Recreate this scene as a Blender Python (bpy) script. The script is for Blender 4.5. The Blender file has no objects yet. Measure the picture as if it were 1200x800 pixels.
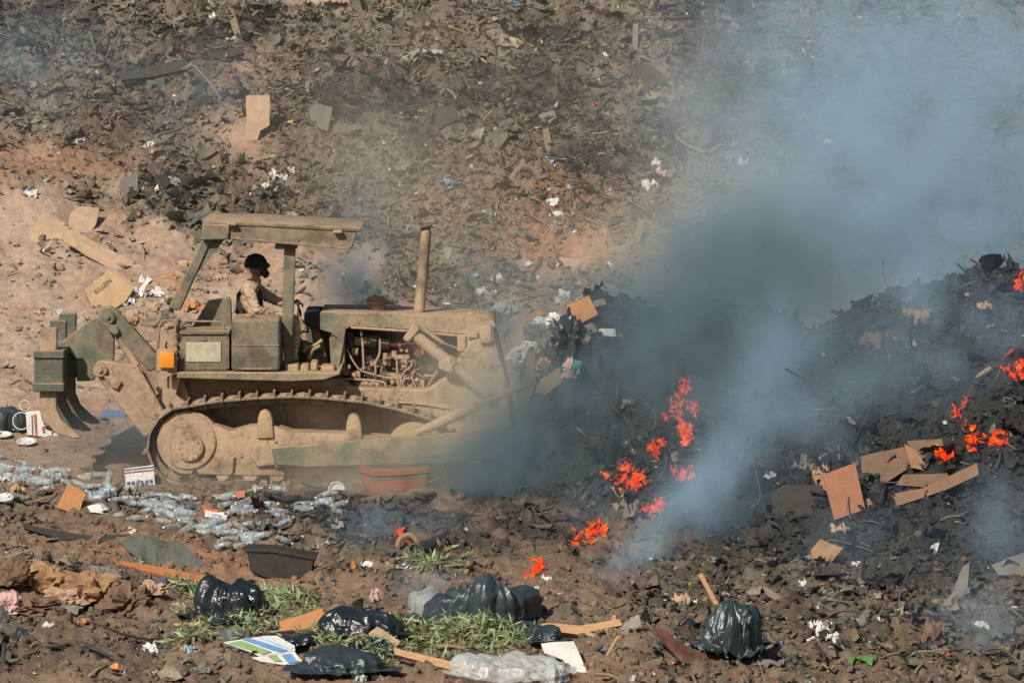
import bpy, bmesh, math, random
import numpy as np
from mathutils import Vector, Matrix, Euler, noise as mnoise
random.seed(7); RNG = np.random.default_rng(11)
SC = bpy.context.scene
COL = SC.collection
R = math.radians
# ------------------------------------------------------------------ camera
PITCH, DIST = R(6.0), 50.0
TGT = Vector((0, 0, 1.65))
FWD = Vector((0, math.cos(PITCH), -math.sin(PITCH)))
UP = Vector((0, math.sin(PITCH), math.cos(PITCH)))
CAM = TGT - FWD * DIST
FX = 1200 / 12.0 * DIST          # focal length in photo pixels
def W(px, py, y):
    """point on the plane Y=y seen at photo pixel px,py"""
    d = FWD + Vector((1, 0, 0)) * ((px - 600) / FX) + UP * ((400 - py) / FX)
    return CAM + d * ((y - CAM.y) / d.y)
def project(X, Y, Z):
    dx, dy, dz = X - CAM.x, Y - CAM.y, Z - CAM.z
    t = dy * FWD.y + dz * FWD.z
    return 600 + FX * dx / t, 400 - FX * (dy * UP.y + dz * UP.z) / t, t
cam = bpy.data.cameras.new('camera'); co = bpy.data.objects.new('camera', cam); COL.objects.link(co)
co.location = CAM; co.rotation_euler = (math.pi / 2 - PITCH, 0, 0)
cam.sensor_width = 36; cam.lens = 36 * DIST / 12.0
cam.clip_start = 1; cam.clip_end = 3000
SC.camera = co
# ------------------------------------------------------------------ tagging
def tag(o, label=None, cat=None, group=None, kind=None):
    if label: o['label'] = label
    if cat: o['category'] = cat
    if group: o['group'] = group
    if kind: o['kind'] = kind
    return o
def thing(name, label, cat, loc=(0, 0, 0), group=None, rot=(0, 0, 0)):
    o = bpy.data.objects.new(name, None); COL.objects.link(o)
    o.location = loc; o.rotation_euler = rot; o.empty_display_size = .1
    return tag(o, label, cat, group)
def world_of(o):
    m = o.matrix_basis
    return world_of(o.parent) @ o.matrix_parent_inverse @ m if o.parent else m
def link(name, me, mat=None, parent=None, smooth=None):
    o = bpy.data.objects.new(name, me); COL.objects.link(o)
    if mat is not None:
        for m in (mat if isinstance(mat, (list, tuple)) else [mat]): me.materials.append(m)
    if parent is not None:
        o.parent = parent
        o.matrix_parent_inverse = world_of(parent).inverted()
    if smooth: me.shade_smooth()
    return o
def bm_link(name, bm, mat=None, parent=None, smooth=False, angle=None):
    me = bpy.data.meshes.new(name); bm.normal_update(); bm.to_mesh(me); bm.free()
    o = link(name, me, mat, parent)
    if smooth:
        me.shade_smooth()
        if angle:
            try: me.set_sharp_from_angle(angle=R(angle))
            except Exception: pass
    return o
def np_mesh(name, verts, faces_flat, loops_per, cols=None):
    """verts (n,3), faces_flat index array, loops_per int or array"""
    me = bpy.data.meshes.new(name)
    nf = len(faces_flat) // loops_per if np.isscalar(loops_per) else len(loops_per)
    me.vertices.add(len(verts)); me.vertices.foreach_set('co', np.ascontiguousarray(verts, np.float32).ravel())
    me.loops.add(len(faces_flat)); me.loops.foreach_set('vertex_index', np.ascontiguousarray(faces_flat, np.int32))
    me.polygons.add(nf)
    if np.isscalar(loops_per): st = np.arange(nf, dtype=np.int32) * loops_per
    else: st = np.concatenate([[0], np.cumsum(loops_per)[:-1]]).astype(np.int32)
    me.polygons.foreach_set('loop_start', st)
    me.update(calc_edges=True)
    if cols is not None:
        a = me.color_attributes.new('tint', 'FLOAT_COLOR', 'POINT')
        c = np.ones((len(verts), 4), np.float32); c[:, :3] = cols
        a.data.foreach_set('color', c.ravel())
    return me
# ------------------------------------------------------------------ numpy noise
def _h(ix, iy, s):
    n = (ix.astype(np.int64) * 374761393 + iy.astype(np.int64) * 668265263 + s * 2147483647 + 1274126177) & 0xffffffff
    n = ((n ^ (n >> 13)) * 1274126177) & 0xffffffff
    n = ((n ^ (n >> 16)) * 2246822519) & 0xffffffff
    return ((n ^ (n >> 15)) & 0xffffff) / float(0xffffff)
def vn(x, y, s=0):
    x = np.asarray(x, float); y = np.asarray(y, float)
    ix = np.floor(x); iy = np.floor(y); fx = x - ix; fy = y - iy
    ix = ix.astype(np.int64); iy = iy.astype(np.int64)
    u = fx * fx * (3 - 2 * fx); v = fy * fy * (3 - 2 * fy)
    a = _h(ix, iy, s); b = _h(ix + 1, iy, s); c = _h(ix, iy + 1, s); d = _h(ix + 1, iy + 1, s)
    return (a * (1 - u) + b * u) * (1 - v) + (c * (1 - u) + d * u) * v
def fbm(x, y, o=4, s=0, g=.5):
    t = 0; a = 1; n = 0
    for k in range(o):
        c, q = math.cos(k * .9 + .3), math.sin(k * .9 + .3)
        X = (c * x - q * y) * 2 ** k; Y = (q * x + c * y) * 2 ** k
        t = t + a * vn(X + 17.3 * k, Y - 9.1 * k, s + k); n += a; a *= g
    return t / n
def cells(x, y, s=0):
    """worley: distance to nearest and a cell value"""
    ix = np.floor(x).astype(np.int64); iy = np.floor(y).astype(np.int64)
    best = np.full(np.shape(x), 9.); val = np.zeros(np.shape(x)); sec = np.full(np.shape(x), 9.)
    for dx in (-1, 0, 1):
        for dy in (-1, 0, 1):
            jx, jy = ix + dx, iy + dy
            d = np.hypot(jx + _h(jx, jy, s) - x, jy + _h(jx, jy, s + 5) - y)
            m = d < best
            sec = np.where(m, best, np.minimum(sec, d))
            val = np.where(m, _h(jx, jy, s + 9), val); best = np.where(m, d, best)
    return best, val, sec
def sstep(a, b, x):
    t = np.clip((x - a) / (b - a), 0, 1); return t * t * (3 - 2 * t)
# ------------------------------------------------------------------ materials
class NT:
    def __init__(s, name, vol=False):
        s.m = bpy.data.materials.new(name); s.m.use_nodes = True
        s.t = s.m.node_tree; s.t.nodes.clear()
        s.out = s.t.nodes.new('ShaderNodeOutputMaterial')
    def n(s, kind, ins=None, **kw):
        nd = s.t.nodes.new('ShaderNode' + kind)
        for k, v in kw.items(): setattr(nd, k, v)
        for k, v in (ins or {}).items(): s.put(nd.inputs[k], v)
        return nd
    def put(s, sock, v):
        if isinstance(v, bpy.types.NodeSocket): s.t.links.new(v, sock)
        elif isinstance(v, bpy.types.Node): s.t.links.new(v.outputs[0], sock)
        else:
            if sock.type == 'RGBA' and len(v) == 3: v = (*v, 1)
            sock.default_value = v
    def noise(s, scale, detail=4, rough=.6, vec=None, dist=0):
        i = {'Scale': scale, 'Detail': detail, 'Roughness': rough, 'Distortion': dist}
        if vec is not None: i['Vector'] = vec
        return s.n('TexNoise', i).outputs[0]
    def ramp(s, fac, stops, interp='LINEAR'):
        r = s.n('ValToRGB', {'Fac': fac}); cr = r.color_ramp; cr.interpolation = interp
        while len(cr.elements) < len(stops): cr.elements.new(.5)
        for e, (p, c) in zip(cr.elements, stops):
            e.position = p; e.color = (c, c, c, 1) if isinstance(c, (int, float)) else (*c, 1)
        return r.outputs[0]
    def mix(s, fac, a, b, mode='MIX'):
        m = s.n('Mix', data_type='RGBA', blend_type=mode)
        s.put(m.inputs[0], fac); s.put(m.inputs[6], a); s.put(m.inputs[7], b)
        return m.outputs[2]
    def math(s, op, a, b=0., c=None, clamp=False):
        m = s.n('Math', operation=op); m.use_clamp = clamp
        s.put(m.inputs[0], a); s.put(m.inputs[1], b)
        if c is not None: s.put(m.inputs[2], c)
        return m.outputs[0]
    def bump(s, h, strength=.4, dist=.02):
        return s.n('Bump', {'Height': h, 'Strength': strength, 'Distance': dist}).outputs[0]
    def bsdf(s, col, rough=.8, normal=None, metal=0., spec=.3, alpha=None, trans=None, coat=None):
        i = {'Base Color': col, 'Roughness': rough, 'Metallic': metal, 'Specular IOR Level': spec}
        if normal is not None: i['Normal'] = normal
        if alpha is not None: i['Alpha'] = alpha
        if trans is not None: i['Transmission Weight'] = trans
        b = s.n('BsdfPrincipled', i)
        s.t.links.new(b.outputs[0], s.out.inputs[0]); return b
    def obj(s): return s.n('TexCoord').outputs['Object']
    def pos(s): return s.n('NewGeometry').outputs['Position']
# ------------------------------------------------------------------ terrain
def crest(x):
    xs = [-1.6, -0.3, .05, .3, .55, .85, 1.15, 1.6, 2.2, 3.2, 4.2, 5.0, 6.0, 7.5, 10, 14]
    zs = [0.0, 0.05, .35, 1.0, 1.7, 2.05, 1.95, 1.75, 1.6, 1.65, 1.85, 2.05, 2.2, 2.35, 2.4, 1.6]
    return np.interp(x, xs, zs)
def base_h(x, y):
    # foreground drops toward the viewer, bench under the machine, slope of tipped rubbish behind
    prof = np.interp(y, [-70, -30, -14, -9, -4, -1.2, 3.2, 7, 12, 20, 23.5, 26, 40, 400],
                        [-2.5, -2.3, -1.35, -.95, -.42, -.02, .05, .85, 2.5, 5.25, 6.3, 6.5, 6.8, 9])
    edge = sstep(12, 24, y)
    prof = prof - 1.15 * edge * np.exp(-((x + 3.4) / 1.1) ** 2) * sstep(17, 21.5, y)
    prof = prof + edge * .7 * (fbm(x * .25, y * .25, 3, 31) - .5)
    # lumps on the slope behind
    prof = prof + sstep(9, 13, y) * (1 - sstep(24, 30, y)) * .9 * (fbm(x * .45 + 3, y * .45, 3, 77) - .45)
    # red soil shelf in the middle of the slope
    prof = prof + .35 * np.exp(-((x - 1.0) / 1.8) ** 2 - ((y - 10) / 1.6) ** 2)
    # burning ridge
    H = crest(x)
    w = np.interp(x, [-1, 0.5, 2, 4, 7], [1.2, 2.4, 4.6, 6.6, 7.4])
    yc = np.interp(x, [-1, 0.6, 2.5, 5], [.4, .9, 1.6, 2.0])
    t = np.where(y < yc, (yc - y) / w, (y - yc) / 2.6)
    m = (1 - sstep(0, 1.0, t)) * .75 + .25 * np.clip(1 - t, 0, 1)
    m = m * H * (1 + .5 * (fbm(x * .9, y * .9, 3, 5) - .5))
    return prof + m
def ridge_mask(x, y):
    w = np.interp(x, [-1, 0.5, 2, 4, 7], [1.2, 2.8, 5.2, 7.4, 8.4])
    yc = np.interp(x, [-1, 0.6, 2.5, 5], [.4, .9, 1.6, 2.0])
    t = np.where(y < yc, (yc - y) / w, (y - yc) / 3.2)
    return sstep(-1.9, -.4, x) * (1 - sstep(.75, 1.05, t + .3 * (fbm(x * 1.3, y * 1.3, 3, 3) - .5)))
def blob(px, py, cx, cy, rx, ry, a=0.):
    c, s = math.cos(a), math.sin(a); u = (px - cx); v = (py - cy)
    return np.exp(-(((c * u + s * v) / rx) ** 2 + ((-s * u + c * v) / ry) ** 2))
def zones(x, y, z):
    """soil map of the place: (sand, red, char, trash) each 0..1"""
    px, py, _ = project(x, y, z)
    n1 = fbm(x * .8, y * .5, 4, 91); n2 = fbm(x * 2.6, y * 1.6, 4, 45)
    back = sstep(3.0, 4.5, y)
    trash = back * sstep(-.12, .12, (n1 - .5) * .55 + (n2 - .5) * .35 + np.interp(py, [0, 180, 235, 300, 420], [.7, .45, .05, -.35, -.5])
                         + np.interp(px, [0, 150, 330, 520, 640], [-.12, .0, .22, .45, .35]))
    trash = trash * (1 - np.clip(2.2 * back * blob(px, np.maximum(py, 0), 372, 0, 52, 9), 0, 1))
    trash = np.clip(trash - back * (1.1 * blob(px, py, 60, 195, 110, 26, .15) + .8 * blob(px, py, 290, 70, 38, 16, -.6) + .9 * blob(px, py, 285, 165, 30, 45, -.7)), 0, 1)
    red = back * (1.0 * blob(px, py, 680, 228, 55, 34, .2) + .75 * blob(px, py, 640, 290, 90, 34, -.3) + .6 * blob(px, py, 595, 255, 120, 60)
                  + .4 * blob(px, py, 290, 70, 45, 16, -.5) + .5 * blob(px, py, 60, 190, 120, 30) + .35 * blob(px, py, 280, 165, 40, 50))
    ch = back * (.9 * blob(px, py, 40, 45, 130, 48, .1) + .75 * blob(px, py, 250, 60, 90, 20, -.2) + .75 * blob(px, py, 245, 110, 36, 40) + .95 * blob(px, py, 670, 190, 75, 20)
                 + .75 * blob(px, py, 650, 120, 130, 40, .1) + .7 * blob(px, py, 400, 125, 70, 40) + .55 * blob(px, py, 500, 130, 60, 40) + .5 * blob(px, py, 900, 60, 140, 120)
                 + .5 * blob(px, py, 260, 225, 90, 25) + .45 * blob(px, py, 640, 30, 170, 24, .3) + .4 * blob(px, py, 150, 130, 70, 30))
    ch = ch * 1.3 * (.45 + 1.1 * sstep(.35, .6, n1)); rm = ridge_mask(x, y)
    rb = rm * np.clip(1.1 - .7 * sstep(630, 730, py + 80 * (n2 - .5)), 0, 1)
    ch = ch + (1 - back) * .9 * blob(px, py, 640, 620, 110, 45, .3)
    trash = np.maximum(trash, rm * (1 - .35 * sstep(690, 760, py)) )
    ch = ch * (.55 + .9 * (n2 > .45)) * (1 - rm) + rb
    # foreground smears of ash
    fg = 1 - sstep(-1.0, .6, y)
    lr = fg * sstep(690, 800, px + 120 * (n1 - .5)) * (1 - .5 * sstep(760, 800, py))
    trash = np.maximum(trash, lr * .8 * sstep(.3, .5, n2 + .12)); ch = ch + lr * .35 * (1 - rm)
    trash = np.maximum(trash, fg * .5 * sstep(.52, .62, n2))
    trash = np.maximum(trash, back * .22 * sstep(.45, .6, n2))
    ch = ch + fg * (1 - rm) * (.55 * blob(px, py, 60, 760, 110, 26) + .8 * blob(px, py, 380, 600, 110, 26, .25) + .75 * blob(px, py, 470, 610, 110, 40) + .45 * blob(px, py, 330, 570, 150, 16)
                             + .4 * blob(px, py, 40, 600, 140, 10, .15) + .55 * blob(px, py, 120, 690, 70, 18) + .4 * blob(px, py, 450, 700, 60, 14))
    ch = ch + (1 - back) * (1 - fg) * .35
    trash = trash + fg * (.5 * blob(px, py, 80, 690, 110, 34) + .55 * blob(px, py, 400, 610, 160, 26, .2) + .25 * blob(px, py, 60, 580, 160, 18, .12) + .3 * blob(px, py, 340, 740, 140, 30))
    red = red + fg * (.35 * blob(px, py, 90, 540, 120, 18) + .5 * blob(px, py, 230, 655, 160, 18, .12) + .25 * blob(px, py, 760, 790, 120, 16) + .10 * n1)
    return np.clip(red * (.5 + n2), 0, 1), np.clip(ch, 0, 1), np.clip(trash, 0, 1), rm, fg
def full_h(x, y, detail=True):
    h = base_h(x, y)
    red, ch, trash, rm, fg = zones(x, y, h)
    far = np.exp(-np.maximum(np.abs(x) - 9, 0) / 4)
    n = (fbm(x * 1.1, y * 1.1, 3, 12) - .5) * (.10 + .26 * trash) * far
    h = h + n + fg * (.16 * blob(project(x, y, h)[0], project(x, y, h)[1], 75, 690, 90, 22) + .22 * (fbm(x * 1.7, y * 1.7, 3, 131) - .5) * far)
    h = h + trash * .34 * (fbm(x * 2.3, y * 2.3, 3, 112) - .5) * far
    if detail:
        d, v, s2 = cells(x * 3.1 + 2 * fbm(x * 2, y * 2, 2, 8), y * 2.6, 4)
        h = h + (trash * .10 + .012) * (v - .5) * (1 - sstep(.3, .6, d)) * 1.4
        d, v, s2 = cells(x * 8.0, y * 6.0 + 1.5 * fbm(x * 4, y * 4, 2, 9), 14)
        h = h + (trash * .055 + .016 + .02 * fg) * (v - .4) * (1 - sstep(.25, .55, d)) * 1.5
        h = h + (fbm(x * 9, y * 9, 3, 51, .65) - .5) * (.018 + .05 * trash + .045 * fg)
        # tyre/track scars in the bare sand
        sand = (1 - trash) * sstep(3.2, 4.2, y)
        h = h + sand * .012 * np.sin(x * 9 + y * 3 + 4 * fbm(x, y, 2, 6))
    return h, red, ch, trash, rm, fg
# clear pad under the tracks and a worn rut
def pad(x, y, h):
    m = sstep(-4.7, -4.3, x) * (1 - sstep(-.9, -.2, x)) * sstep(-.25, .05, y) * (1 - sstep(2.6, 3.1, y))
    b = .045 * sstep(-4.6, -4.2, x) * (1 - sstep(-1.4, -.8, x)) * np.exp(-((y + .38) / .16) ** 2) * (.5 + fbm(x * 3, y * 3, 3, 66))
    return h * (1 - m) + (-.10 + .15 * h) * m + b
def axis(fine0, fine1, step, lo, hi, k=1.22):
    a = list(np.arange(fine0, fine1 + 1e-6, step)); s = step; v = a[-1]
    while v < hi: s *= k; v += s; a.append(v)
    s = step; v = a[0]; pre = []
    while v > lo: s *= k; v -= s; pre.append(v)
    return np.array(pre[::-1] + a)
GX = axis(-11.5, 9.5, .03, -900, 900); GY = axis(-10.5, 25, .045, -400, 1800)
MX, MY = np.meshgrid(GX, GY)
MH, RED, CHAR, TRASH, RM, FG = full_h(MX, MY)
MH = pad(MX, MY, MH)
from bisect import bisect_right
def hz(x, y):
    i = min(max(bisect_right(GX, x) - 1, 0), len(GX) - 2); j = min(max(bisect_right(GY, y) - 1, 0), len(GY) - 2)
    u = (x - GX[i]) / (GX[i + 1] - GX[i]); v = (y - GY[j]) / (GY[j + 1] - GY[j])
    return (MH[j, i] * (1 - u) + MH[j, i + 1] * u) * (1 - v) + (MH[j + 1, i] * (1 - u) + MH[j + 1, i + 1] * u) * v
def hz_np(arr, x, y):
    i = np.clip(np.searchsorted(GX, x, 'right') - 1, 0, len(GX) - 2); j = np.clip(np.searchsorted(GY, y, 'right') - 1, 0, len(GY) - 2)
    u = (x - GX[i]) / (GX[i + 1] - GX[i]); v = (y - GY[j]) / (GY[j + 1] - GY[j])
    return (arr[j, i] * (1 - u) + arr[j, i + 1] * u) * (1 - v) + (arr[j + 1, i] * (1 - u) + arr[j + 1, i + 1] * u) * v
def at(px, py, y0=-12., y1=30.):
    """where the sight line through photo pixel px,py meets the ground"""
    y = y0; p = W(px, py, y)
    while y < y1:
        q = W(px, py, y + .04)
        if q.z < hz(q.x, q.y): return Vector((q.x, q.y, hz(q.x, q.y)))
        y += .04
    q = W(px, py, y1); return Vector((q.x, q.y, hz(q.x, q.y)))
def mpp(p):
    """metres per photo pixel at p"""
    return project(p.x, p.y, p.z)[2] / FX
def gnormal(x, y, e=.15):
    return Vector((hz(x - e, y) - hz(x + e, y), hz(x, y - e) - hz(x, y + e), 2 * e)).normalized()
# soil colour (the soil's own colour, not light)
n1 = fbm(MX * .9, MY * .9, 4, 21); n2 = fbm(MX * 5, MY * 5, 4, 22); n3 = fbm(MX * 14, MY * 14, 3, 23)
def C(*v): return np.array(v)
def lerp(a, b, t): return a + (b - a) * t[..., None]
sand = C(.40, .265, .185); sandp = C(.46, .335, .25); brown = C(.215, .155, .108); redc = C(.40, .175, .085); charc = C(.028, .028, .028); grey = C(.13, .122, .098)
col = lerp(sand, sandp, sstep(.35, .65, n1))
col = lerp(col, brown, FG * (.85 + .7 * (n2 - .4)).clip(0, 1))
col = lerp(col, redc, RED * .8)
col = lerp(col, lerp(grey * np.ones(MX.shape + (1,)), C(.075, .068, .052), sstep(.35, .6, n2)), TRASH * (.78 - .25 * RED))
col = lerp(col, charc, (CHAR * (.55 + .9 * (n2 - .35)) + .35 * CHAR * RM).clip(0, .96))
col = col * (.72 + .56 * n3)[..., None]
nx, ny = len(GX), len(GY)
V = np.stack([MX, MY, MH], -1).reshape(-1, 3)
idx = np.arange(nx * ny).reshape(ny, nx)
F = np.stack([idx[:-1, :-1], idx[:-1, 1:], idx[1:, 1:], idx[1:, :-1]], -1).reshape(-1)
me = np_mesh('ground', V, F, 4, col.reshape(-1, 3)); me.shade_smooth()
t = NT('soil')
a = t.n('Attribute', attribute_name='tint').outputs['Color']
nz = t.noise(38, 5, .7, t.obj()); nz2 = t.noise(11, 4, .6, t.obj())
c = t.mix(1., a, t.ramp(nz, [(.25, .55), (.75, 1.4)]), 'MULTIPLY')
c = t.mix(t.ramp(t.noise(90, 2, .5, t.obj()), [(.66, 0.), (.74, .5)]), c, (.5, .44, .36))
t.bsdf(c, .95, t.bump(t.math('ADD', nz, t.math('MULTIPLY', nz2, 1.2)), .8, .03), spec=.12)
ground = link('ground', me, t.m); tag(ground, kind='structure')
# ------------------------------------------------------------------ loose debris (uncountable)
def tpl_sheet(n=3, bend=.35, jag=.25, seed=0):
    r = np.random.default_rng(seed); g = np.linspace(-.5, .5, n + 1); x, y = np.meshgrid(g, g)
    x = x + r.normal(0, jag / n / 2, x.shape); y = y + r.normal(0, jag / n / 2, y.shape)
    z = bend * (r.normal(0, .10, x.shape) + (x * r.normal() + y * r.normal()) ** 2 * .9)
    v = np.stack([x, y * r.uniform(.45, 1), z], -1).reshape(-1, 3); k = np.arange((n + 1) ** 2).reshape(n + 1, n + 1)
    f = np.stack([k[:-1, :-1], k[:-1, 1:], k[1:, 1:], k[1:, :-1]], -1).reshape(-1, 4)
    keep = r.random(len(f)) > .12; return v, f[keep]
def tpl_rock(seed, flat=1.):
    r = np.random.default_rng(seed); bm = bmesh.new(); p = r.normal(0, 1, (16, 3)); p /= np.linalg.norm(p, axis=1)[:, None]; p *= r.uniform(.3, .55, (16, 1)); p[:, 2] *= r.uniform(.45, .8) * flat; p[:, 1] *= r.uniform(.6, 1)
    for q in p: bm.verts.new(q)
    bmesh.ops.convex_hull(bm, input=bm.verts[:]); bmesh.ops.delete(bm, geom=[v for v in bm.verts if not v.link_faces], context='VERTS')
    bmesh.ops.triangulate(bm, faces=bm.faces[:]); bm.verts.ensure_lookup_table(); bm.verts.index_update()
    v = np.array([q.co[:] for q in bm.verts]); f = np.array([[q.index for q in t.verts] for t in bm.faces]); bm.free(); return v, f
def tpl_clod(seed):
    r = np.random.default_rng(seed)
    bm = bmesh.new(); bmesh.ops.create_cube(bm, size=1); bmesh.ops.subdivide_edges(bm, edges=bm.edges[:], cuts=1, use_grid_fill=True)
    v = np.array([q.co[:] for q in bm.verts]); f = np.array([[q.index for q in p.verts] for p in bm.faces]); bm.free()
    v = v / np.linalg.norm(v, axis=1)[:, None] * .5 * (1 + r.normal(0, .27, (len(v), 1))); v[:, 2] *= r.uniform(.5, .9); v[:, 1] *= r.uniform(.6, 1)
    return v, f
def flat_chunk(seed):
    r = np.random.default_rng(seed); v, f = tpl_clod(seed); v = v * [1.2, r.uniform(.5, .9), r.uniform(.15, .4)] + r.normal(0, .03, v.shape); return v, f
def tpl_stick(seed):
    r = np.random.default_rng(seed); m = 4; w = .03 + .04 * r.random(); vs = []; fs = []
    for i in range(m):
        x = i / (m - 1) - .5; oy, oz = r.normal(0, .05, 2); s = w * (1 - .4 * i / m)
        vs += [[x, oy - s, oz - s * .7], [x, oy + s, oz - s * .7], [x, oy + s, oz + s * .7], [x, oy - s, oz + s * .7]]
    for i in range(m - 1):
        for j in range(4): fs.append([i * 4 + j, i * 4 + (j + 1) % 4, i * 4 + 4 + (j + 1) % 4, i * 4 + 4 + j])
    fs += [[3, 2, 1, 0], [m * 4 - 4, m * 4 - 3, m * 4 - 2, m * 4 - 1]]
    return np.array(vs, float), np.array(fs)
SHEETS = [tpl_sheet(3, .35, .3, i) for i in range(7)] + [tpl_sheet(4, .8, .3, 30 + i) for i in range(6)]
CHUNKS = [tpl_rock(200 + i, .45) for i in range(10)]
CLODS = [tpl_rock(60 + i) for i in range(9)]; STICKS = [tpl_stick(90 + i) for i in range(6)]
def rotm(rx, ry, rz):
    cx, sx, cy, sy, cz, sz = np.cos(rx), np.sin(rx), np.cos(ry), np.sin(ry), np.cos(rz), np.sin(rz)
    M = np.empty((len(rx), 3, 3))
    M[:, 0, 0] = cz * cy; M[:, 0, 1] = cz * sy * sx - sz * cx; M[:, 0, 2] = cz * sy * cx + sz * sx
    M[:, 1, 0] = sz * cy; M[:, 1, 1] = sz * sy * sx + cz * cx; M[:, 1, 2] = sz * sy * cx - cz * sx
    M[:, 2, 0] = -sy; M[:, 2, 1] = cy * sx; M[:, 2, 2] = cy * cx
    return M
def scatter(name, P, size, cols, tpls, mat, tilt=.7, sink=.0, aspect=None, kind='stuff', label=None, rng=RNG):
    n = len(P); which = rng.integers(0, len(tpls), n); VV = []; FF = []; CC = []; LL = []; off = 0
    M = rotm(rng.normal(0, tilt, n), rng.normal(0, tilt, n), rng.uniform(0, 6.283, n))
    for k, (tv, tf) in enumerate(tpls):
        m = np.where(which == k)[0]
        if not len(m): continue
        s = size[m][:, None, None] * (aspect[m][:, None, :] if aspect is not None else 1)
        v = np.einsum('nij,nvj->nvi', M[m], tv[None] * s) + P[m][:, None, :]
        v[:, :, 2] += (size[m] * (.18 - sink))[:, None]
        cc = cols[m][:, None, :] * rng.uniform(.8, 1.2, (len(m), len(tv), 1))
        f = tf[None] + off + (np.arange(len(m)) * len(tv))[:, None, None]
        LL.append(np.full(len(m) * len(tf), tf.shape[1])); off += len(m) * len(tv); VV.append(v.reshape(-1, 3)); FF.append(f.reshape(-1)); CC.append(cc.reshape(-1, 3))
    me = np_mesh(name, np.concatenate(VV), np.concatenate(FF), np.concatenate(LL), np.concatenate(CC))
    o = link(name, me, mat); tag(o, label, None, None, kind); return o
def mat_tint(name, rough=.85, spec=.2, var=.35):
    t = NT(name); a = t.n('Attribute', attribute_name='tint').outputs['Color']
    nz = t.noise(45, 4, .6, t.obj())
    c = t.mix(1., a, t.ramp(nz, [(.3, 1 - var), (.7, 1 + var)]), 'MULTIPLY')
    t.bsdf(c, rough, t.bump(nz, .5, .01), spec=spec); return t.m
M_SCRAP = mat_tint('scrap_surface', .8, .3); M_CLOD = mat_tint('clod_surface', .96, .1); M_PAPER = mat_tint('paper_surface', .6, .4, .15)
def sample(n, accept, xr=(-11.4, 9.4), yr=(-10, 24.5)):
    P = np.empty((0, 3))
    while len(P) < n:
        x = RNG.uniform(*xr, n); y = RNG.uniform(*yr, n); z = hz_np(MH, x, y)
        px, py, t = project(x, y, z)
        ok = (px > -480) & (px < 1500) & (py > -150) & (py < 960)
        ok &= RNG.random(n) < accept(x, y, hz_np(TRASH, x, y), hz_np(CHAR, x, y), hz_np(FG, x, y), hz_np(RED, x, y))
        ok &= ~((x > -4.4) & (x < .15) & (y > -.1) & (y < 2.75))
        P = np.concatenate([P, np.stack([x, y, z], -1)[ok]])
    return P[:n]
def pal(P, opts, charred=.9):
    charred = charred + .08
    """pick colours; burnt places give charred scraps"""
    opts = np.array(opts); c = opts[RNG.integers(0, len(opts), len(P))].copy()
    ch = hz_np(CHAR, P[:, 0], P[:, 1]); burn = RNG.random(len(P)) < ch * charred
    k = np.array([.024, .025, .027]) * RNG.uniform(.5, 2.4, (len(P), 1)); c[burn] = k[burn]
    return c * RNG.uniform(.65, 1.25, (len(P), 1))
def sizes(n, lo, hi, p=2.2): return lo + (hi - lo) * RNG.random(n) ** p
dull = [(.33, .31, .25), (.29, .26, .20), (.37, .31, .23), (.16, .18, .14), (.20, .21, .17), (.12, .13, .11), (.22, .17, .12), (.17, .14, .10), (.26, .20, .14), (.13, .11, .085), (.09, .085, .075), (.20, .185, .155), (.30, .24, .17), (.15, .15, .13), (.33, .22, .13), (.11, .10, .09), (.24, .215, .175), (.28, .17, .10)]
def dusty(P, c, k=.32):
    i = hz_np(np.ascontiguousarray(col[..., 0]), P[:, 0], P[:, 1]); j = hz_np(np.ascontiguousarray(col[..., 1]), P[:, 0], P[:, 1]); l = hz_np(np.ascontiguousarray(col[..., 2]), P[:, 0], P[:, 1])
    g = np.stack([i, j, l], -1); k = k * (1 - .6 * hz_np(CHAR, P[:, 0], P[:, 1]))[:, None]; t = (k * RNG.uniform(.2, 1.6, (len(P), 1))).clip(0, .9)
    return (c * (1 - t) + g * t) * np.array([.72, .76, .74])
T_ACC = lambda x, y, T, K, F, Rd: np.clip(T * 1.0 - .06 - .25 * Rd, 0, 1) * np.where(F > .5, .8, .9) + .006
P = sample(110000, T_ACC); P[:, 2] += RNG.normal(0, .012, len(P))
h = len(P) // 2; P2 = P[h:]; P = P[:h]
scatter('broken_bits', P2, sizes(len(P2), .025, .16, 2.6), dusty(P2, pal(P2, dull, .9), .4), CHUNKS, M_SCRAP, .5, .1, label='small broken chunks of dusty rubbish covering the slopes')
scatter('rubbish_scraps', P, sizes(len(P), .02, .12, 2.0), dusty(P, pal(P, dull, .9)), SHEETS, M_SCRAP, .42, .08, label='small flat scraps of dusty rubbish covering the slopes')
P = sample(2200, T_ACC)
scatter('crumpled_scraps', P, sizes(len(P), .14, .30, 2.2), dusty(P, pal(P, dull, .9), .3), SHEETS, M_SCRAP, .5, .10, label='larger crumpled sheets of dusty rubbish half buried in the slopes')
P = sample(80000, lambda x, y, T, K, F, Rd: np.clip(T * .55 + F * .42 + .07 + .25 * Rd, 0, 1))
soil = dusty(P, lerp(np.tile(C(.27, .18, .12), (len(P), 1)), C(.045, .042, .04), (hz_np(CHAR, P[:, 0], P[:, 1]) * .9).clip(0, .9)), .7) * RNG.uniform(.75, 1.25, (len(P), 1))
scatter('soil_clods', P, sizes(len(P), .012, .14, 4.5), soil, CLODS, M_CLOD, .7, .12, label='loose lumps of earth and ash lying over the tip')
P = sample(11000, lambda x, y, T, K, F, Rd: np.clip(T * .9 + .02, 0, 1))
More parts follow.
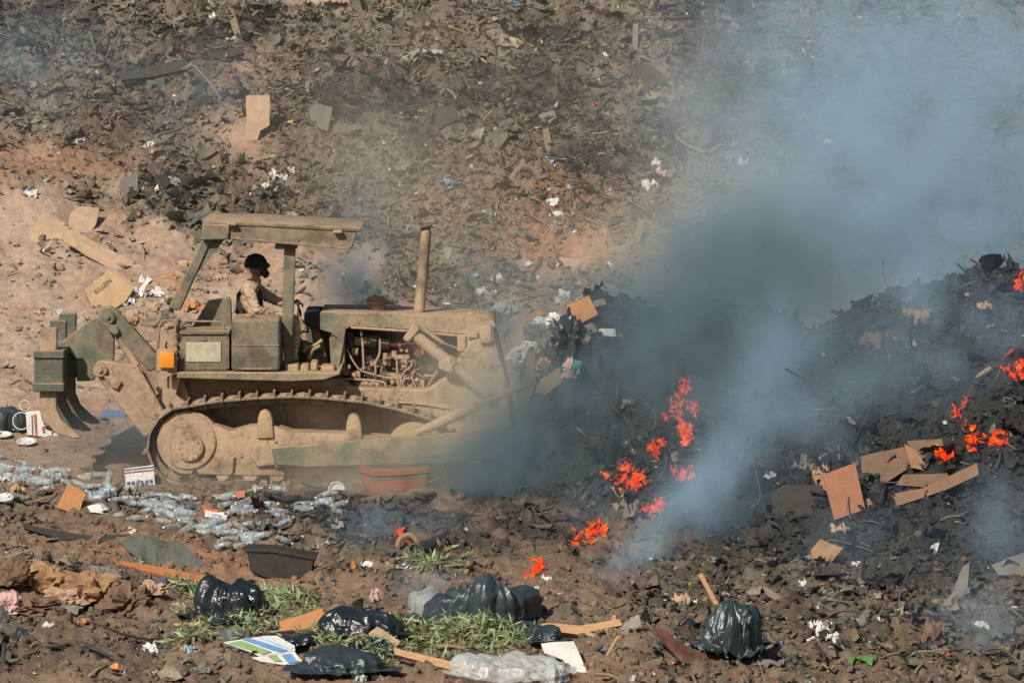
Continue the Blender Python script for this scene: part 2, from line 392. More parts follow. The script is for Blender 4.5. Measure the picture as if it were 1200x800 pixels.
scatter('splinters', P, sizes(len(P), .06, .48, 3.4), dusty(P, pal(P, [(.22, .17, .12), (.13, .11, .09), (.3, .24, .17), (.08, .075, .07), (.34, .25, .16)], .6), .3), STICKS, M_SCRAP, .35, .1, label='thin broken sticks and splinters mixed through the rubbish')
P = sample(5200, lambda x, y, T, K, F, Rd: np.clip(T * .8 + .05 + .1 * F, 0, 1) * (1 - .55 * K))
bright = [(.62, .6, .56)] * 7 + [(.45, .44, .42)] * 5 + [(.5, .42, .33)] * 5 + [(.55, .12, .08), (.6, .22, .06), (.12, .25, .45), (.2, .35, .5), (.45, .35, .1), (.08, .2, .12)]
scatter('litter_flecks', P, sizes(len(P), .02, .10, 3.2), np.array(bright)[RNG.integers(0, len(bright), len(P))] * RNG.uniform(.6, 1.1, (len(P), 1)), SHEETS, M_PAPER, .6, label='pale flecks of paper and plastic litter among the rubbish')

def tpl_rag(seed, n=9):
    r = np.random.default_rng(seed); g = np.linspace(-.5, .5, n + 1); x, y = np.meshgrid(g, g); S = r.uniform(0, 50)
    a = np.arctan2(y, x); e = 1 + .7 * (vn(np.cos(a) * 1.6 + S, np.sin(a) * 1.6) - .5); keepm = np.hypot(x, y) < .5 * e
    z = .38 * (fbm(x * 3 + S, y * 3, 2, 5) - .5) + .12 * (fbm(x * 8 + S, y * 8, 2, 6) - .5) + .25 * r.normal() * x * y
    yy = y * r.uniform(.5, 1)
    v = np.stack([x, yy, z], -1).reshape(-1, 3); k = np.arange((n + 1) ** 2).reshape(n + 1, n + 1)
    f = np.stack([k[:-1, :-1], k[:-1, 1:], k[1:, 1:], k[1:, :-1]], -1).reshape(-1, 4); m = keepm.reshape(-1)
    return v, f[m[f].sum(1) >= 3]
RAGS = [tpl_rag(300 + i) for i in range(10)]
P = sample(1300, T_ACC); rc = [(.30, .27, .22), (.16, .15, .13), (.07, .07, .065), (.38, .30, .21), (.10, .12, .12), (.42, .38, .32), (.24, .15, .10), (.13, .16, .12)]
scatter('torn_sheeting', P, sizes(len(P), .16, .46, 2.6), dusty(P, pal(P, rc, .55), .3), RAGS, mat_tint('sheeting_surface', .5, .5, .25), .35, .12, label='torn dusty sheeting half buried in the slopes')
def wires(n, seed):
    rg = random.Random(seed); b_ = bmesh.new(); P = sample(n, lambda x, y, T, K, F, Rd: np.clip(T * .7 + .5 * K * T, 0, 1))
    VV, FF = [], []
    for p in P:
        q = Vector(p) + Vector((0, 0, .03)); d = Vector((rg.gauss(0, 1), rg.gauss(0, .6), rg.uniform(0, .5))).normalized(); L = rg.uniform(.2, .9); r = rg.choice((.006, .008, .012)); pts = []
        cv = Vector((rg.gauss(0, .25), rg.gauss(0, .2), rg.gauss(-.05, .2)))
        for i in range(9):
            pts.append(q.copy()); q = q + d * L / 8; d = (d + cv + Vector((rg.gauss(0, .08), 0, rg.gauss(0, .08)))).normalized(); q.z = max(q.z, hz(q.x, q.y) + .01)
        o = len(VV)
        for i, c in enumerate(pts):
            for k in range(4): VV.append((c.x + r * math.cos(k * 1.57), c.y + r * .6, c.z + r * math.sin(k * 1.57)) if k % 2 else (c.x + r * math.cos(k * 1.57), c.y, c.z + r * .3))
            if i:
                for k in range(4): FF += [o + i * 4 - 4 + k, o + i * 4 - 4 + (k + 1) % 4, o + i * 4 + (k + 1) % 4, o + i * 4 + k]
    me = np_mesh('tangled_wire', np.array(VV), np.array(FF), 4); tag(link('tangled_wire', me, WIRE), 'thin wires and cords tangled through the rubbish', None, None, 'stuff')
t_ = NT('wire_surface'); t_.bsdf((.10, .09, .08), .6); WIRE = t_.m
wires(420, 3)
# ------------------------------------------------------------------ shape builder
def px3(px, py, y): return W(px, py, y)
class B:
    def __init__(s): s.bm = bmesh.new()
    def merge(s, t):
        me = bpy.data.meshes.new('tmp'); t.to_mesh(me); t.free(); s.bm.from_mesh(me); bpy.data.meshes.remove(me)
    def poly(s, pts3, depth, bevel=.012, seg=1, taper=None):
        """extrude a polygon of (x,z) points at y to y+depth"""
        t = bmesh.new(); a = [t.verts.new(p) for p in pts3]; f = t.faces.new(a)
        r = bmesh.ops.extrude_face_region(t, geom=[f]); vs = [v for v in r['geom'] if isinstance(v, bmesh.types.BMVert)]
        bmesh.ops.translate(t, verts=vs, vec=(0, depth, 0))
        bmesh.ops.recalc_face_normals(t, faces=t.faces)
        if bevel: bmesh.ops.bevel(t, geom=t.edges[:], offset=bevel, segments=seg, affect='EDGES', profile=.5, clamp_overlap=True)
        s.merge(t); return s
    def pr(s, pts, y0, y1, bevel=.012, seg=1): return s.poly([W(x, y, y0) for x, y in pts], y1 - y0, bevel, seg)
    def rect(s, x0, y0, x1, y1, d0, d1, bevel=.012, seg=1): return s.pr([(x0, y1), (x1, y1), (x1, y0), (x0, y0)], d0, d1, bevel, seg)
    def cyl(s, a, b, r, r2=None, seg=16, bevel=0):
        a, b = Vector(a), Vector(b); d = b - a; t = bmesh.new()
        bmesh.ops.create_cone(t, cap_ends=True, segments=seg, radius1=r, radius2=r if r2 is None else r2, depth=d.length)
        if bevel: bmesh.ops.bevel(t, geom=[e for e in t.edges if len(e.link_faces) == 2 and any(len(f.verts) > 4 for f in e.link_faces)], offset=bevel, segments=2, affect='EDGES')
        t.transform(Matrix.Translation((a + b) / 2) @ d.to_track_quat('Z', 'Y').to_matrix().to_4x4()); s.merge(t); return s
    def disc(s, px, py, y0, y1, r, seg=24, bevel=.01): p = W(px, py, y0); return s.cyl(p, p + Vector((0, y1 - y0, 0)), r, seg=seg, bevel=bevel)
    def rod(s, p, q, r, r2=None, seg=12): return s.cyl(W(*p), W(*q), r, r2, seg)
    def tube(s, pts, r, seg=8):
        pts = [Vector(p) for p in pts]; t = bmesh.new(); rings = []
        for i, p in enumerate(pts):
            d = (pts[min(i + 1, len(pts) - 1)] - pts[max(i - 1, 0)]).normalized()
            u = d.cross(Vector((0, 1, .01))); u = (u if u.length > .1 else d.cross(Vector((1, 0, 0)))).normalized(); v = d.cross(u)
            rr = r[i] if isinstance(r, (list, tuple)) else r
            rings.append([t.verts.new(p + (u * math.cos(k / seg * 6.2832) + v * math.sin(k / seg * 6.2832)) * rr) for k in range(seg)])
        for a, b in zip(rings, rings[1:]):
            for k in range(seg): t.faces.new((a[k], a[(k + 1) % seg], b[(k + 1) % seg], b[k]))
        t.faces.new(rings[0]); t.faces.new(rings[-1][::-1]); bmesh.ops.recalc_face_normals(t, faces=t.faces); s.merge(t); return s
    def ptube(s, pts, r, seg=8, smooth=0):
        P = [W(*p) for p in pts]
        if smooth: P = catmull(P, smooth)
        return s.tube(P, r, seg)
    def ico(s, c, rx, ry, rz, sub=2, nz=0, f=3, seed=0):
        t = bmesh.new(); bmesh.ops.create_icosphere(t, subdivisions=sub, radius=1)
        for v in t.verts:
            k = 1 + nz * mnoise.noise(v.co * f + Vector((seed, seed * 1.3, 0))); v.co = Vector((v.co.x * rx * k, v.co.y * ry * k, v.co.z * rz * k)) + Vector(c)
        s.merge(t); return s
    def build(s, name, mat, parent=None, smooth=True, angle=35): return bm_link(name, s.bm, mat, parent, smooth, angle)
def catmull(P, n=4):
    out = []; Q = [P[0]] + list(P) + [P[-1]]
    for i in range(1, len(Q) - 2):
        for k in range(n):
            t = k / n; a, b, c, d = Q[i - 1], Q[i], Q[i + 1], Q[i + 2]
            out.append(.5 * ((2 * b) + (c - a) * t + (2 * a - 5 * b + 4 * c - d) * t * t + (3 * b - a - 3 * c + d) * t ** 3))
    out.append(P[-1]); return out
def plain(name, c, rough=.7, spec=.3, var=.25, bump=.3, scale=20, metal=0.):
    t = NT(name); nz = t.noise(scale, 5, .65, t.obj())
    t.bsdf(t.mix(1., c, t.ramp(nz, [(.25, 1 - var), (.75, 1 + var)]), 'MULTIPLY'), rough, t.bump(nz, bump, .01), spec=spec, metal=metal); return t.m
DUSTC = (.40, .265, .165)
def paint(name, dust, xdust=0., camo=True):
    """worn camouflage paint, dust settled on it: more on ledges, more towards the blade if xdust"""
    t = NT(name); p = t.obj(); P = t.pos()
    big = t.noise(1.7, 3, .5, P)
    c = t.ramp(big, [(.42, (.105, .13, .09)), (.46, (.14, .155, .11)), (.53, (.20, .185, .125)), (.58, (.15, .125, .09)), (.66, (.08, .09, .078))]) if camo else (.10, .115, .09)
    fine = t.noise(22, 6, .7, P); mid = t.noise(5, 5, .65, P)
    c = t.mix(t.ramp(fine, [(.55, 0.), (.75, .45)]), c, (.20, .18, .12))
    g = t.n('NewGeometry'); nzv = t.n('SeparateXYZ', {'Vector': g.outputs['Normal']}).outputs[2]
    sx = t.n('SeparateXYZ', {'Vector': P})
    d = t.math('ADD', t.math('MULTIPLY', t.math('SUBTRACT', mid, .5), 1.5), dust)
    d = t.math('ADD', d, t.math('MULTIPLY', t.math('MAXIMUM', nzv, 0.), .55))
    d = t.math('ADD', d, t.math('MULTIPLY', t.math('SUBTRACT', fine, .5), .7))
    if xdust: d = t.math('ADD', d, t.math('MULTIPLY', t.math('ADD', sx.outputs[0], 1.8), xdust))
    d = t.ramp(d, [(.15, 0.), (.95, .95)])
    dc = t.mix(t.noise(9, 4, .6, P), (.33, .225, .14), (.50, .35, .23))
    c = t.mix(d, c, dc)
    # dribbles of dark oil and scratches
    c = t.mix(t.ramp(t.noise(3.3, 6, .75, P), [(.50, 0.), (.64, .7)]), c, (.14, .10, .068))
    st = t.n('Mapping', {'Vector': P, 'Scale': (9, 9, 1.2)}); sn = t.noise(3, 4, .6, st.outputs[0])
    c = t.mix(t.ramp(sn, [(.62, 0.), (.74, .5)]), c, (.075, .06, .045))
    t.bsdf(c, .75, t.bump(t.math('ADD', fine, t.math('MULTIPLY', mid, 2.)), .5, .02), spec=.25); return t.m
M_GREEN = paint('dusty_green_paint', .22); M_MIXED = paint('half_dusty_paint', .5); M_HOOD = paint('hood_paint', .42, .38)
M_MUD = paint('caked_dust', 1.05); M_DGREEN = paint('dark_green_paint', .12, camo=False); M_BODY = paint('hull_paint', .85)
M_BLACKISH = plain('sooty_steel', (.035, .034, .03), .8); M_STEEL = plain('worn_steel', (.16, .13, .10), .5, .5)
M_TRACK = plain('track_steel', (.14, .115, .085), .75, .4, .5); M_RUST = plain('rusty_red', (.20, .065, .04), .8, .2, .4)
M_OCHRE = plain('ochre_pipe', (.30, .23, .12), .6, .4, .4); M_MAROON = plain('maroon_casting', (.13, .045, .04), .7, .3, .4)
M_TANPIPE = plain('dusty_pipe', (.36, .25, .17), .85, .2, .35); M_ORANGE = plain('orange_lens', (.75, .26, .02), .35, .5, .12)
# ------------------------------------------------------------------ bulldozer
o0 = W(350, 568, 1.25)
dz = thing('bulldozer', 'dust-caked green tracked bulldozer with a roll-over canopy, pushing rubbish into the smoke', 'bulldozer', (o0.x, 1.25, -.06))
def Q(name, b, mat, parent=None, **k): return b.build(name, mat, parent or dz, **k)
# canopy
b = B(); b.pr([(240, 261), (420, 269), (412, 292), (276, 281), (240, 281)], .30, .36, .008).pr([(240, 261), (420, 269), (412, 292), (276, 281), (240, 281)], 1.50, 1.56, .008)
b.pr([(237, 259), (300, 260), (424, 267), (422, 272), (300, 265), (237, 264)], .28, 1.58, .012, 2)
b.pr([(237, 262), (270, 264), (268, 281), (236, 282)], .26, .5, .015)
b.pr([(410, 290), (276, 279), (276, 281), (409, 293)], .24, .34, .004)
can = Q('canopy', b, paint('canopy_paint', .38))
b = B(); b.rect(390, 270, 401, 274, .2, .28).rect(266, 261, 277, 265, .2, .27); Q('lifting_lug', b, M_MUD, can)
# posts
for (y0, y1) in ((.36, .52), (1.38, 1.52)):
    b = B(); b.pr([(237, 281), (248, 281), (211, 364), (197, 361)], y0, y1).pr([(248, 281), (263, 281), (226, 326), (222, 332)], y0 + .03, y1 - .02); Q('canopy_post', b, M_GREEN)
    b = B(); b.pr([(333, 289), (346, 290), (344, 375), (341, 437), (333, 437), (330, 375)], y0 + .05, y1 - .01).rect(322, 286, 348, 292, y0, y1 + .02); Q('canopy_post', b, M_GREEN)
# seat deck, boxes
b = B(); b.rect(209, 391, 269, 434, .18, .72, .02, 2).rect(209, 388, 269, 392, .15, .74, .006)
bb = Q('battery_box', b, paint('box_paint', .30)); b = B(); b.rect(218, 401, 259, 424, .165, .185, .004); Q('worn_panel', b, plain('rubbed_paint', (.42, .40, .28), .5, .4, .3, .1, 9), bb)
b = B(); b.ptube([(214, 391, .3), (214, 379, .3), (217, 376, .3), (259, 377, .3), (262, 380, .3), (262, 391, .3)], .012); Q('handrail', b, M_MIXED)
b = B(); b.rect(271, 374, 328, 435, .12, .85, .045, 3); ft = Q('fuel_tank', b, paint('tank_paint', .12)); b = B(); b.rod((292, 374, .4), (292, 370, .4), .05).rod((292, 370, .4), (292, 368, .4), .06); Q('filler_cap', b, M_MUD, ft)
b = B(); b.rect(283, 377, 326, 432, .105, .125, .004)
b = B(); b.pr([(221, 390), (244, 352), (266, 349), (270, 352), (271, 392)], .8, .86).pr([(264, 349), (270, 351), (272, 392), (268, 392)], .74, .9); Q('side_panel', b, M_GREEN)
b = B(); b.pr([(277, 343), (283, 345), (288, 372), (283, 376), (276, 372)], .95, 1.45, .02).pr([(283, 368), (320, 372), (320, 380), (280, 380)], .9, 1.5, .02).rect(286, 379, 318, 400, 1.0, 1.4); st = Q('driver_seat', b, M_BLACKISH)
b = B(); b.pr([(207, 436), (394, 437), (400, 431), (399, 439), (380, 445), (340, 447), (207, 443)], .05, .85, .01); fd = Q('fender', b, M_MIXED)
b = B(); b.pr([(207, 436), (394, 437), (400, 431), (399, 439), (380, 445), (340, 447), (207, 443)], 1.75, 2.5, .01); Q('fender', b, M_MIXED)
b = B()
for x, y, w, h in ((334, 427, 16, 10), (352, 428, 10, 7), (364, 424, 8, 10), (376, 429, 16, 6)): b.rect(x, y, x + w, y + h, .3, .6)
Q('floor_clutter', b, M_MUD, fd)
# deck wall between cab and engine
b = B(); b.pr([(345, 380), (395, 384), (398, 437), (345, 437)], 1.2, 1.3).pr([(207, 432), (400, 432), (400, 445), (207, 445)], .85, 1.75); Q('cab_floor', b, M_DGREEN)
b = B(); b.pr([(356, 366), (376, 366), (376, 386), (356, 381)], .9, 1.7, .02); dsh = Q('dashboard', b, M_BLACKISH)
b = B(); b.pr([(362, 372), (367, 371), (382, 408), (375, 414), (368, 410)], 1.0, 1.6).pr([(360, 412), (380, 408), (386, 434), (356, 436)], 1.0, 1.6); Q('pedal_box', b, paint('green_panel', .1))
b = B(); b.ptube([(375, 405, .8), (366, 410, .78), (362, 420, .78)], .02).ptube([(378, 398, .8), (370, 404, .8), (360, 407, .8), (356, 412, .8)], .022); Q('control_lever', b, M_OCHRE)
b = B(); b.ptube([(334, 378, 1.0), (349, 372, 1.0), (350, 356, 1.1)], .012).ico(W(350, 355, 1.1), .03, .03, .03, 1).ptube([(352, 392, 1.3), (352, 366, 1.35), (348, 354, 1.4)], .014).ico(W(348, 353, 1.4), .035, .03, .03, 1); Q('control_lever', b, M_BLACKISH)
# rear: amber lamp, rails, tank, hinge
b = B(); b.rect(187, 412, 204, 431, -.02, .02, .006, 2); al = Q('amber_reflector', b, M_ORANGE); b = B(); b.rect(184, 409, 207, 435, .022, .06); Q('bracket', b, M_MUD, al)
b = B(); b.ptube([(184, 438, .1), (184, 420, .1), (187, 382, .1), (190, 376, .1), (201, 375, .1), (205, 379, .1), (206, 392, .1)], .014); Q('handrail', b, M_MIXED)
b = B(); b.pr([(162, 381), (180, 380), (192, 367), (196, 365), (196, 384), (180, 383)], .6, 1.6, .02).rod((196, 373, .5), (196, 366, .5), .07).rod((198, 372, .4), (204, 372, .4), .05); Q('rear_tank', b, M_DGREEN)
b = B(); b.rect(196, 375, 209, 437, .2, .5).rect(188, 384, 204, 410, .5, 1.4).rect(192, 380, 205, 386, .3, .6); Q('rear_frame', b, M_BODY)
b = B()
for k in range(6): b.disc(206, 386 + k * 9, .12, .2, .02, 8, 0)
b.ptube([(192, 386, .3), (198, 396, .25), (194, 405, .25), (200, 412, .3)], .012, 6, 3).ptube([(196, 378, .3), (206, 390, .25), (200, 402, .25)], .012, 6, 3); Q('hose', b, M_STEEL)
# ripper
rip = thing('ripper', None, None, (0, 0, 0)); rip.parent = dz; rip.matrix_parent_inverse = dz.matrix_basis.inverted()
b = B(); b.pr([(70, 402), (108, 373), (122, 371), (134, 395), (133, 428), (118, 427), (110, 446), (90, 447), (88, 420)], .75, .85, .01).pr([(70, 402), (108, 373), (122, 371), (134, 395), (133, 428), (118, 427), (110, 446), (90, 447), (88, 420)], 1.65, 1.75, .01); b.rect(72, 400, 96, 420, .85, 1.65); Q('ripper_frame', b, M_GREEN, rip)
for y in (.50, 1.85):
    b = B(); b.pr([(114, 364), (119, 360), (129, 359), (140, 368), (184, 415), (186, 430), (176, 436), (168, 428), (117, 378)], y, y + .15, .015).disc(126, 372, y - .05, y + .2, .085, 20).disc(126, 372, y - .08, y - .03, .03, 12)
    b.pr([(119, 378), (137, 382), (140, 389), (135, 394), (128, 388)], y - .06, y, .01); Q('upper_link', b, M_GREEN, rip)
    b = B(); b.rod((136, 390, y + .05), (184, 462, y + .05), .03).rod((140, 396, y + .05), (160, 428, y + .05), .052).pr([(184, 436), (198, 433), (205, 444), (200, 455), (188, 456)], y, y + .1).disc(191, 450, y - .04, y + .1, .06); Q('ripper_cylinder', b, M_BODY, rip)
    b = B(); b.pr([(109, 433), (113, 424), (122, 423), (160, 428), (166, 436), (192, 481), (190, 496), (172, 513), (168, 512), (120, 450)], y - .08, y + .1, .015).disc(117, 434, y - .13, y + .12, .085, 20).disc(117, 434, y - .16, y - .1, .03, 12)
    b.pr([(120, 440), (134, 442), (143, 448), (137, 457), (130, 453)], y - .13, y - .08, .01).ptube([(138, 449, y - .08), (172, 486, y - .08)], .012, 6); Q('lower_link', b, M_BODY, rip)
    b = B(); b.pr([(160, 430), (166, 432), (190, 480), (186, 484)], y + .12, y + .16, .005).ptube([(166, 436, y), (180, 462, y), (183, 484, y)], .022, 6, 4).ptube([(170, 440, y + .1), (190, 470, y + .1), (193, 480, y + .1)], .022, 6, 4).rect(182, 455, 200, 478, y + .05, y + .3); Q('hydraulic_hose', b, M_BLACKISH, rip)
b = B(); b.rect(40, 413, 74, 450, .15, 2.35, .012).rect(38, 449, 75, 459, .12, 2.38, .01).rect(39, 411, 75, 420, .12, 2.38, .01).rect(62, 416, 90, 440, .8, 1.7); Q('tool_beam', b, M_DGREEN, rip)
for i, y in enumerate((.22, 1.15, 2.08)):
    b = B(); dx = 11 * i; dy = -8.5 * i
    sh = lambda L: [(a_ + dx, b_ + dy) for a_, b_ in L]
    b.pr(sh([(47, 384), (67, 384), (66, 458), (66, 478), (72, 492), (84, 503), (96, 513), (86, 514), (66, 508), (52, 494), (46, 474), (47, 440)]), y, y + .1, .012)
    Q('ripper_shank', b, M_BODY if i == 0 else M_DGREEN, rip)
# hull
b = B(); b.pr([(190, 440), (398, 444), (412, 454), (500, 457), (522, 443), (552, 400), (575, 392), (581, 402), (592, 440), (600, 500), (560, 545), (240, 550), (196, 500)], .62, 1.88, .015); hull = Q('hull', b, M_BODY)
b = B()
for x, y in ((433, 465), (470, 462), (520, 470), (548, 452), (542, 500), (570, 476), (565, 430)): b.disc(x, y, .605, .63, .012, 8, 0)
b.rect(523, 475, 545, 492, .6, .625).ptube([(440, 470, .6), (500, 474, .6), (560, 486, .6)], .012, 6, 3); Q('bolt', b, M_MUD, hull)
b = B(); b.pr([(190, 441), (213, 441), (206, 462), (218, 472), (196, 480), (190, 470)], .3, .62, .01).pr([(204, 442), (214, 442), (222, 466), (210, 470)], .45, .6, .01); Q('rear_gusset', b, M_BODY)
# hood
hoodp = [(375, 366), (440, 367), (545, 371), (572, 373), (580, 377), (581, 385), (576, 402), (562, 402), (560, 392), (534, 391), (480, 386), (412, 382), (405, 386), (403, 402), (396, 438), (386, 438), (395, 396), (388, 390), (375, 386)]
b = B(); b.pr(hoodp, .72, .76, .006).pr(hoodp, 1.74, 1.78, .006)
b.pr([(375, 366), (440, 367), (545, 371), (572, 373), (580, 377), (581, 384), (576, 386), (500, 379), (375, 374)], .74, 1.76, .02, 2).pr([(386, 396), (404, 390), (404, 437), (388, 437)], .76, 1.74, .01)
hood = Q('hood', b, M_HOOD)
b = B(); b.ptube([(411, 383.5, .70), (480, 388, .70), (534, 393, .70)], .016); Q('hood_rail', b, M_MUD, hood)
b = B(); b.disc(551, 375, 1.0, 1.15, .035).ico(W(551, 369, 1.2), .055, .055, .045, 2); Q('radiator_cap', b, plain('ochre_cap', (.5, .24, .1), .7), hood)
b = B(); b.rect(562, 381, 576, 402, .55, .74, .02, 2); hl = Q('headlight', b, M_MUD); b = B(); b.rect(575.5, 383, 579, 400, .57, .72, .005); Q('lens', b, M_STEEL, hl)
b = B(); b.pr([(534, 392), (562, 392), (566, 402), (578, 404), (592, 440), (604, 500), (590, 505), (560, 480), (548, 430)], .70, .74, .008).pr([(570, 378), (584, 400), (606, 500), (596, 505), (572, 410)], .74, 1.76, .02)
b.rect(536, 393, 546, 412, .66, .70).rect(548, 388, 560, 396, .64, .7); Q('radiator_guard', b, M_MUD)
# engine bay
b = B(); b.pr([(404, 383), (545, 392), (522, 450), (500, 460), (402, 450)], 1.12, 1.5, .01); eng = Q('engine_block', b, M_BLACKISH)
def EP(pts, r, m, name='pipe', sm=3): b = B(); b.ptube(pts, r, 10, sm); return Q(name, b, m, eng)
E = lambda x, y: (390 + x / 8., 370 + y / 8.)
def e3(x, y, d): a = E(x, y); return (a[0], a[1], d)
EP([e3(205, 235, 1.0), e3(345, 235, 1.0)], .055, M_OCHRE, 'intake_pipe', 0); EP([e3(350, 230, .98), e3(410, 235, .98)], .075, plain('olive_drum', (.12, .12, .06), .6), 'filter_drum', 0)
EP([e3(450, 260, 1.0), e3(530, 262, 1.0)], .065, M_STEEL, 'filter_drum', 0); EP([e3(520, 258, 1.0), e3(650, 262, 1.0)], .045, M_MAROON, 'exhaust_pipe', 0)
EP([e3(620, 240, .98), e3(650, 330, .98)], .03, M_OCHRE, 'clamp', 0); EP([e3(650, 270, 1.0), e3(740, 265, .98), e3(820, 300, .98), e3(800, 370, 1.0)], .065, M_MAROON, 'turbo_housing')
EP([e3(180, 330, .98), e3(235, 335, .98)], .05, M_OCHRE, 'pump', 0); EP([e3(150, 150, 1.05), e3(170, 250, 1.05), e3(150, 300, 1.05)], .05, M_DGREEN, 'pipe')
EP([e3(265, 140, .84), e3(280, 250, .84), e3(290, 500, .84)], .014, M_TANPIPE, 'stay_rod', 0); EP([e3(440, 205, .84), e3(440, 350, .84), e3(405, 430, .84), e3(400, 540, .84)], .014, M_TANPIPE)
EP([e3(130, 310, .86), e3(235, 490, .86), e3(350, 540, .86), e3(560, 590, .84)], .011, M_TANPIPE); EP([e3(80, 590, .84), e3(300, 600, .84), e3(470, 620, .84), e3(500, 660, .84)], .016, M_TANPIPE)
EP([e3(600, 400, .86), e3(605, 560, .86), e3(620, 690, .86)], .012, M_TANPIPE); EP([e3(740, 420, .86), e3(735, 470, .86), e3(650, 550, .86), e3(630, 690, .86)], .011, M_TANPIPE)
EP([e3(770, 500, .86), e3(745, 580, .86), e3(790, 690, .86)], .01, M_TANPIPE); EP([e3(990, 480, .84), e3(950, 570, .84), e3(870, 690, .84)], .022, M_STEEL); EP([e3(850, 560, .84), e3(960, 560, .84)], .016, M_TANPIPE, 'pipe', 0)
EP([e3(840, 290, .9), e3(845, 360, .9)], .01, M_TANPIPE, 'pipe', 0)
b = B()
for x0, y0, x1, y1, d in ((550, 330, 600, 400, .95), (590, 370, 720, 410, .92), (640, 410, 700, 490, .9), (470, 350, 540, 470, 1.0), (340, 430, 400, 480, .95), (440, 540, 640, 600, .95), (90, 460, 150, 560, .9), (160, 520, 260, 600, .95), (200, 620, 460, 670, .95), (660, 560, 740, 600, .92), (880, 470, 940, 520, .92), (800, 600, 860, 690, .88)):
    a = E(x0, y0); c = E(x1, y1); b = B(); b.rect(a[0], a[1], c[0], c[1], d, d + .2, .008); Q('engine_fitting', b, M_TANPIPE, eng)
for x, y, r, d in ((790, 600, .028, .86), (695, 330, .02, .9), (365, 460, .02, .9), (150, 480, .03, .86), (200, 560, .035, .88), (560, 620, .03, .86), (420, 640, .035, .86)): a = E(x, y); b = B(); b.ico(W(a[0], a[1], d), r, r, r * 1.2, 2); Q('engine_fitting', b, M_TANPIPE, eng)
b = B(); pts = [W(*E(700 + 45 * math.cos(k * .4), 630 + 45 * math.sin(k * .4)), .86) for k in range(14)]; b.tube(pts, .012, 6); Q('hose_loop', b, M_TANPIPE, eng)
rr = random.Random(5); b = B()
for k in range(22):
    x, y = rr.uniform(110, 860), rr.uniform(430, 680); a = [(x, y)]
    for j in range(3): a.append((a[-1][0] + rr.uniform(-70, 90), min(690, a[-1][1] + rr.uniform(-40, 60))))
    b.ptube([e3(*q, .9 + rr.uniform(-.04, .06)) for q in a], rr.uniform(.006, .014), 6, 3)
Q('small_line', b, plain('grimy_line', (.22, .16, .11), .8, .2, .5), eng)
# stack, pre-cleaner
b = B(); b.rod((490.5, 372, 1.1), (499.5, 270, 1.1), .068, .062, 20).rod((499.5, 270, 1.1), (499.7, 267, 1.1), .052, .052, 16).rod((490, 374, 1.1), (491, 368, 1.1), .10, .09, 16); xs = Q('exhaust_stack', b, paint('stack_paint', .62))
b = B(); b.pr([(492, 268), (506, 264.5), (507, 266), (493, 269.5)], 1.03, 1.17, .003); Q('rain_flap', b, M_BLACKISH, xs)
b = B(); b.rod((443, 368, 1.2), (443, 356, 1.2), .09, .085, 20).rod((443, 368, 1.2), (443, 363, 1.2), .16, .11, 20); pc = Q('air_cleaner', b, M_MUD); b = B(); b.rod((443, 357, 1.2), (443, 352, 1.2), .12, .145, 24).rod((443, 352, 1.2), (444, 347, 1.2), .145, .07, 24); Q('cleaner_cap', b, M_MIXED, pc)
# lift cylinders
for y, s in ((.50, 1), (1.95, -1)):
    b = B(); b.rod((480, 388, y), (527, 425, y), .072, None, 20).rod((524, 422, y), (531, 428, y), .088, None, 20).rod((527, 425, y), (572, 462, y), .066, None, 18); lc = Q('lift_cylinder', b, M_MUD)
    b = B(); b.pr([(472, 397), (485, 379), (492, 383), (489, 390), (478, 402)], y - .09, y + .09, .012); Q('yoke', b, M_MUD, lc)
    b = B(); b.pr([(514, 424), (520, 422), (528, 420), (532, 437), (524, 436), (514, 432)], y - .1, y + .06, .01); Q('clamp', b, M_MUD, lc)
    b = B(); b.rod((489, 381, y - .03), (519, 402, y - .03), .024); b.rod((519, 402, y - .03), (536, 408, y), .012).disc(511, 405, y - .08, y - .06, .014, 8, 0); Q('oil_line', b, M_MIXED, lc)
